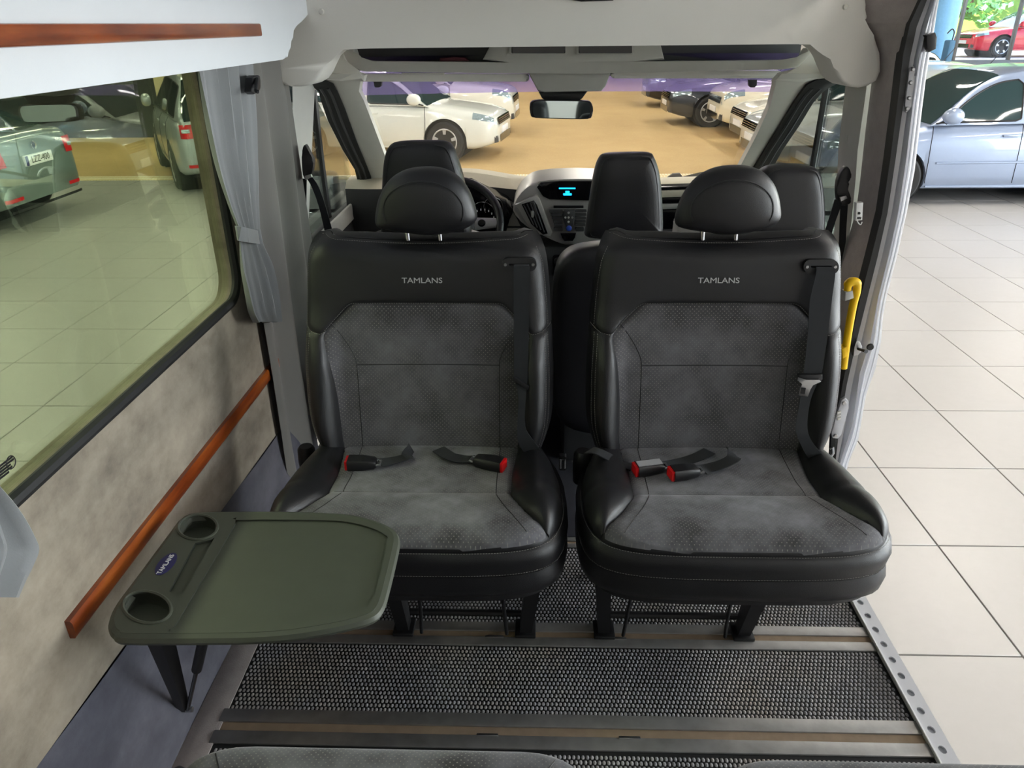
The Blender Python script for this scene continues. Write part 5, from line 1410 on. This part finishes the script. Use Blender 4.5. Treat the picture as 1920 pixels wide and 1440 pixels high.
    for side in (-1, 1):
        spatch(L*.405, L*.4945, 6.6, 8.6, side, 'headlight', 'lamp_clear', .006)
        for xs_ in (L*.205, -L*.045, -L*.26):
            mb = MB(); mb.tube([surf(xs_ + .03*math.sin(k*.09), .2*k + 2.2, side, .001) for k in range(33)], .0045, 4); mb.build('door_seam', 'wheel_well', body)
        for xs_ in (-L*.005, -L*.215):
            mb = MB(); p = surf(xs_, 6.6, side, .012); mb.box(p - V(.085, .012, .014), p + V(.085, .012, .014), .01); mb.build('door_handle', paint_mat, body)
        p = V(L*.175, side*(W*.5 + .055), topz(L*.17) + .10)
        mb = MB(); mb.pillow([V(.15*math.cos(a), 0, .095*math.sin(a)) for a in [2*math.pi*k/20 for k in range(20)]], .07, .07, 2.6, 6); mb.v = [p + V(q.x*.8, q.y, q.z) for q in mb.v]
        mir = mb.build('door_mirror', paint_mat, root); mb = MB(); mb.tube([p + V(.0, -side*.03, -.05), V(L*.175, side*W*.44, topz(L*.17) - .0)], .022, 6); mb.build('mirror_foot', 'rubber', mir)
        mb = MB(); mb.tube([surf(xx, 1.6, side, .006) for xx in [lerp(xr + .4, xf - .4, k/10) for k in range(11)]], .018, 6); mb.build('sill_trim', paint_mat if not cladding else 'dash_dark', body)
        if strip:
            mb = MB(); mb.tube([surf(xx, 4.0, side, .006) for xx in [lerp(xr + .5, xf - .45, k/20) for k in range(21)]], .014, 6); mb.build('side_strip', paint_mat, body)
    # front: grille and intakes; rear: bumper reflectors, plate
    def fpatch(y0, y1, z0, z1, nm, mt, front=True, parent=body, d=.012):
        rows = []
        for j in range(5):
            z = lerp(z0, z1, j/4); row = []
            for i in range(11):
                yy = lerp(y0, y1, i/10); xx = L*.5
                # walk back until the body is that wide and tall
                for st in range(60):
                    q = L*.5 - st*.006
                    if hw(q if front else -q)*.985 >= abs(yy) and topz(q if front else -q) >= z - .02: xx = q; break
                row.append(V((xx + d)*(1 if front else -1), yy, z))
            rows.append(row)
        return MB().grid(rows).build(nm, mt, parent, 60, False)
    for side in (-1, 1):
        tl = fpatch(side*W*.33, side*W*.44, H*.49, H*(.615 if style == 'sedan' else .60), 'tail_light', 'lamp_red', False, body, .010)
        fpatch(side*W*.37, side*W*.43, H*.535, H*.565, 'reverse_lamp', 'lamp_clear', False, tl, .014)
    gh = topz(L*.49)
    fpatch(-W*.30, W*.30, gh*.86, gh*1.02, 'grille', 'dash_black'); 
    for k in range(3): fpatch(-W*.29, W*.29, gh*(.885 + .045*k), gh*(.893 + .045*k), 'grille_bar', 'chrome', True, body, .018)
    fpatch(-W*.26, W*.26, base + .08, base + .20, 'air_intake', 'dash_black')
    for side in (-1, 1): fpatch(side*W*.32, side*W*.385, base + .09, base + .20, 'fog_intake', 'dash_dark', True, body, .006)
    for side in (-1, 1): fpatch(side*W*.26, side*W*.42, base + .14, base + .18, 'reflector', 'lamp_red', False)
    fpatch(-W*.40, W*.40, base + .02, base + .05, 'bumper_seam', 'wheel_well', False)
    rp = MB(); zc = H*(.50 if style == 'sedan' else .46); xx = -L*.5 - .020 + (.012 if style == 'sedan' else 0)
    rp.box((xx - .006, -.26, zc - .058), (xx + .03, .26, zc + .058), .004); pl_ = rp.build('number_plate', 'white_print', root)
    mb = MB(); mb.box((xx - .0075, .205, zc - .054), (xx - .004, .256, zc + .054), 0); mb.build('plate_band', 'badge_blue', pl_)
    if plate:
        T_ = Matrix.Translation(V(xx - .0085, -.02, zc)) @ Matrix((V(0, -1, 0), V(0, 0, 1), V(-1, 0, 0))).transposed().to_4x4()
        MB().text(plate, .105, T_, .0006, .92).build('plate_number', 'wheel_well', pl_)
        mb = MB(); mb.lathe([(.03, 0), (.045, -.004), (.047, 0)], (-L*.5 + .012, 0, H*.60), 'x', 20); mb.build('emblem', 'chrome', body)
        for k, (y0, w_) in enumerate(((-.42, .13), )): 
            mb = MB(); mb.box((-L*.5 + .0, y0 - w_, H*.595), (-L*.5 + .02, y0, H*.615), .003); mb.build('model_badge', 'chrome', body)
    fp = MB(); fp.box((L*.5 - .02, -.26, base + .21), (L*.5 + .016, .26, base + .31), .004); fp.build('number_plate', 'white_print', root)
    mb = MB(); mb.tube([V(-L*.30, 0, roofz(-L*.30)), V(-L*.335, 0, roofz(-L*.30) + .20)], .006, 5); mb.build('antenna', 'rubber', roof)
    return root
PI = math.pi
car('parked_car', 'silver blue hatchback seen side on through the open sliding door', 5.62, 10.42, PI, 4.20, 1.76, 1.58, paint('silver blue paint', '#94a2ba'), 'hatch', glass_m='car_glass_teal', strip=True)
car('parked_car', 'pale silver car directly behind the silver blue hatchback', 5.45, 12.42, PI, 4.26, 1.76, 1.47, paint('pale silver paint', '#c9cfcf'), 'hatch', glass_m='car_glass_teal')
car('parked_car', 'white car cut off by the right windscreen pillar', 5.70, 14.29, PI, 4.25, 1.78, 1.47, paint('white paint', '#e6e2d4', 0, .25), 'hatch')
car('parked_car', 'cream white crossover with slanted fog intake seen through the windscreen', 5.72, 16.36, PI, 4.30, 1.80, 1.60, paint('cream white paint', '#e8e2cc', 0, .25), 'suv', cladding=True)
car('parked_car', 'dark grey car with bright five spoke wheel seen through the windscreen', 5.20, 18.36, PI, 4.60, 1.84, 1.46, paint('dark grey paint', '#33383f', .3), 'sedan')
car('parked_car', 'black car farthest away on the right of the carpet aisle', 5.25, 22.35, PI, 4.60, 1.82, 1.46, paint('black paint', '#17171a', .1), 'sedan')
car('parked_car', 'white hatchback side on, nearest beyond the driver headrest', -2.60, 14.10, -math.radians(8), 4.10, 1.79, 1.46, paint('pearl white paint', '#e4e6de', 0, .25), 'hatch', glass_m='car_glass_teal')
car('parked_car', 'second white car behind the white hatchback', -2.62, 17.0, -math.radians(4), 4.40, 1.82, 1.62, paint('soft white paint', '#e9e7da', 0, .25), 'suv')
car('parked_car', 'grey green liftback with number plate LZZ-400 seen through the side window', -8.12, 8.92, PI, 4.57, 1.77, 1.46, paint('grey green paint', '#6f7d7a', .3), 'sedan', plate='LZZ-400')
car('parked_car', 'silver car with a red tail lamp half hidden by the curtain', -4.97, 12.23, math.radians(120), 3.90, 1.75, 1.56, paint('light silver paint', '#b4bcbf', .3), 'suv')
p = aty(1884, 70, 27.0)
car('parked_car', 'bright red car parked outside the showroom window', p.x + 1.22, 27.9, PI, 4.15, 1.75, 1.46, paint('red paint', '#d3122f', .0, .25), 'hatch', zg=.36, group='cars parked in the yard')
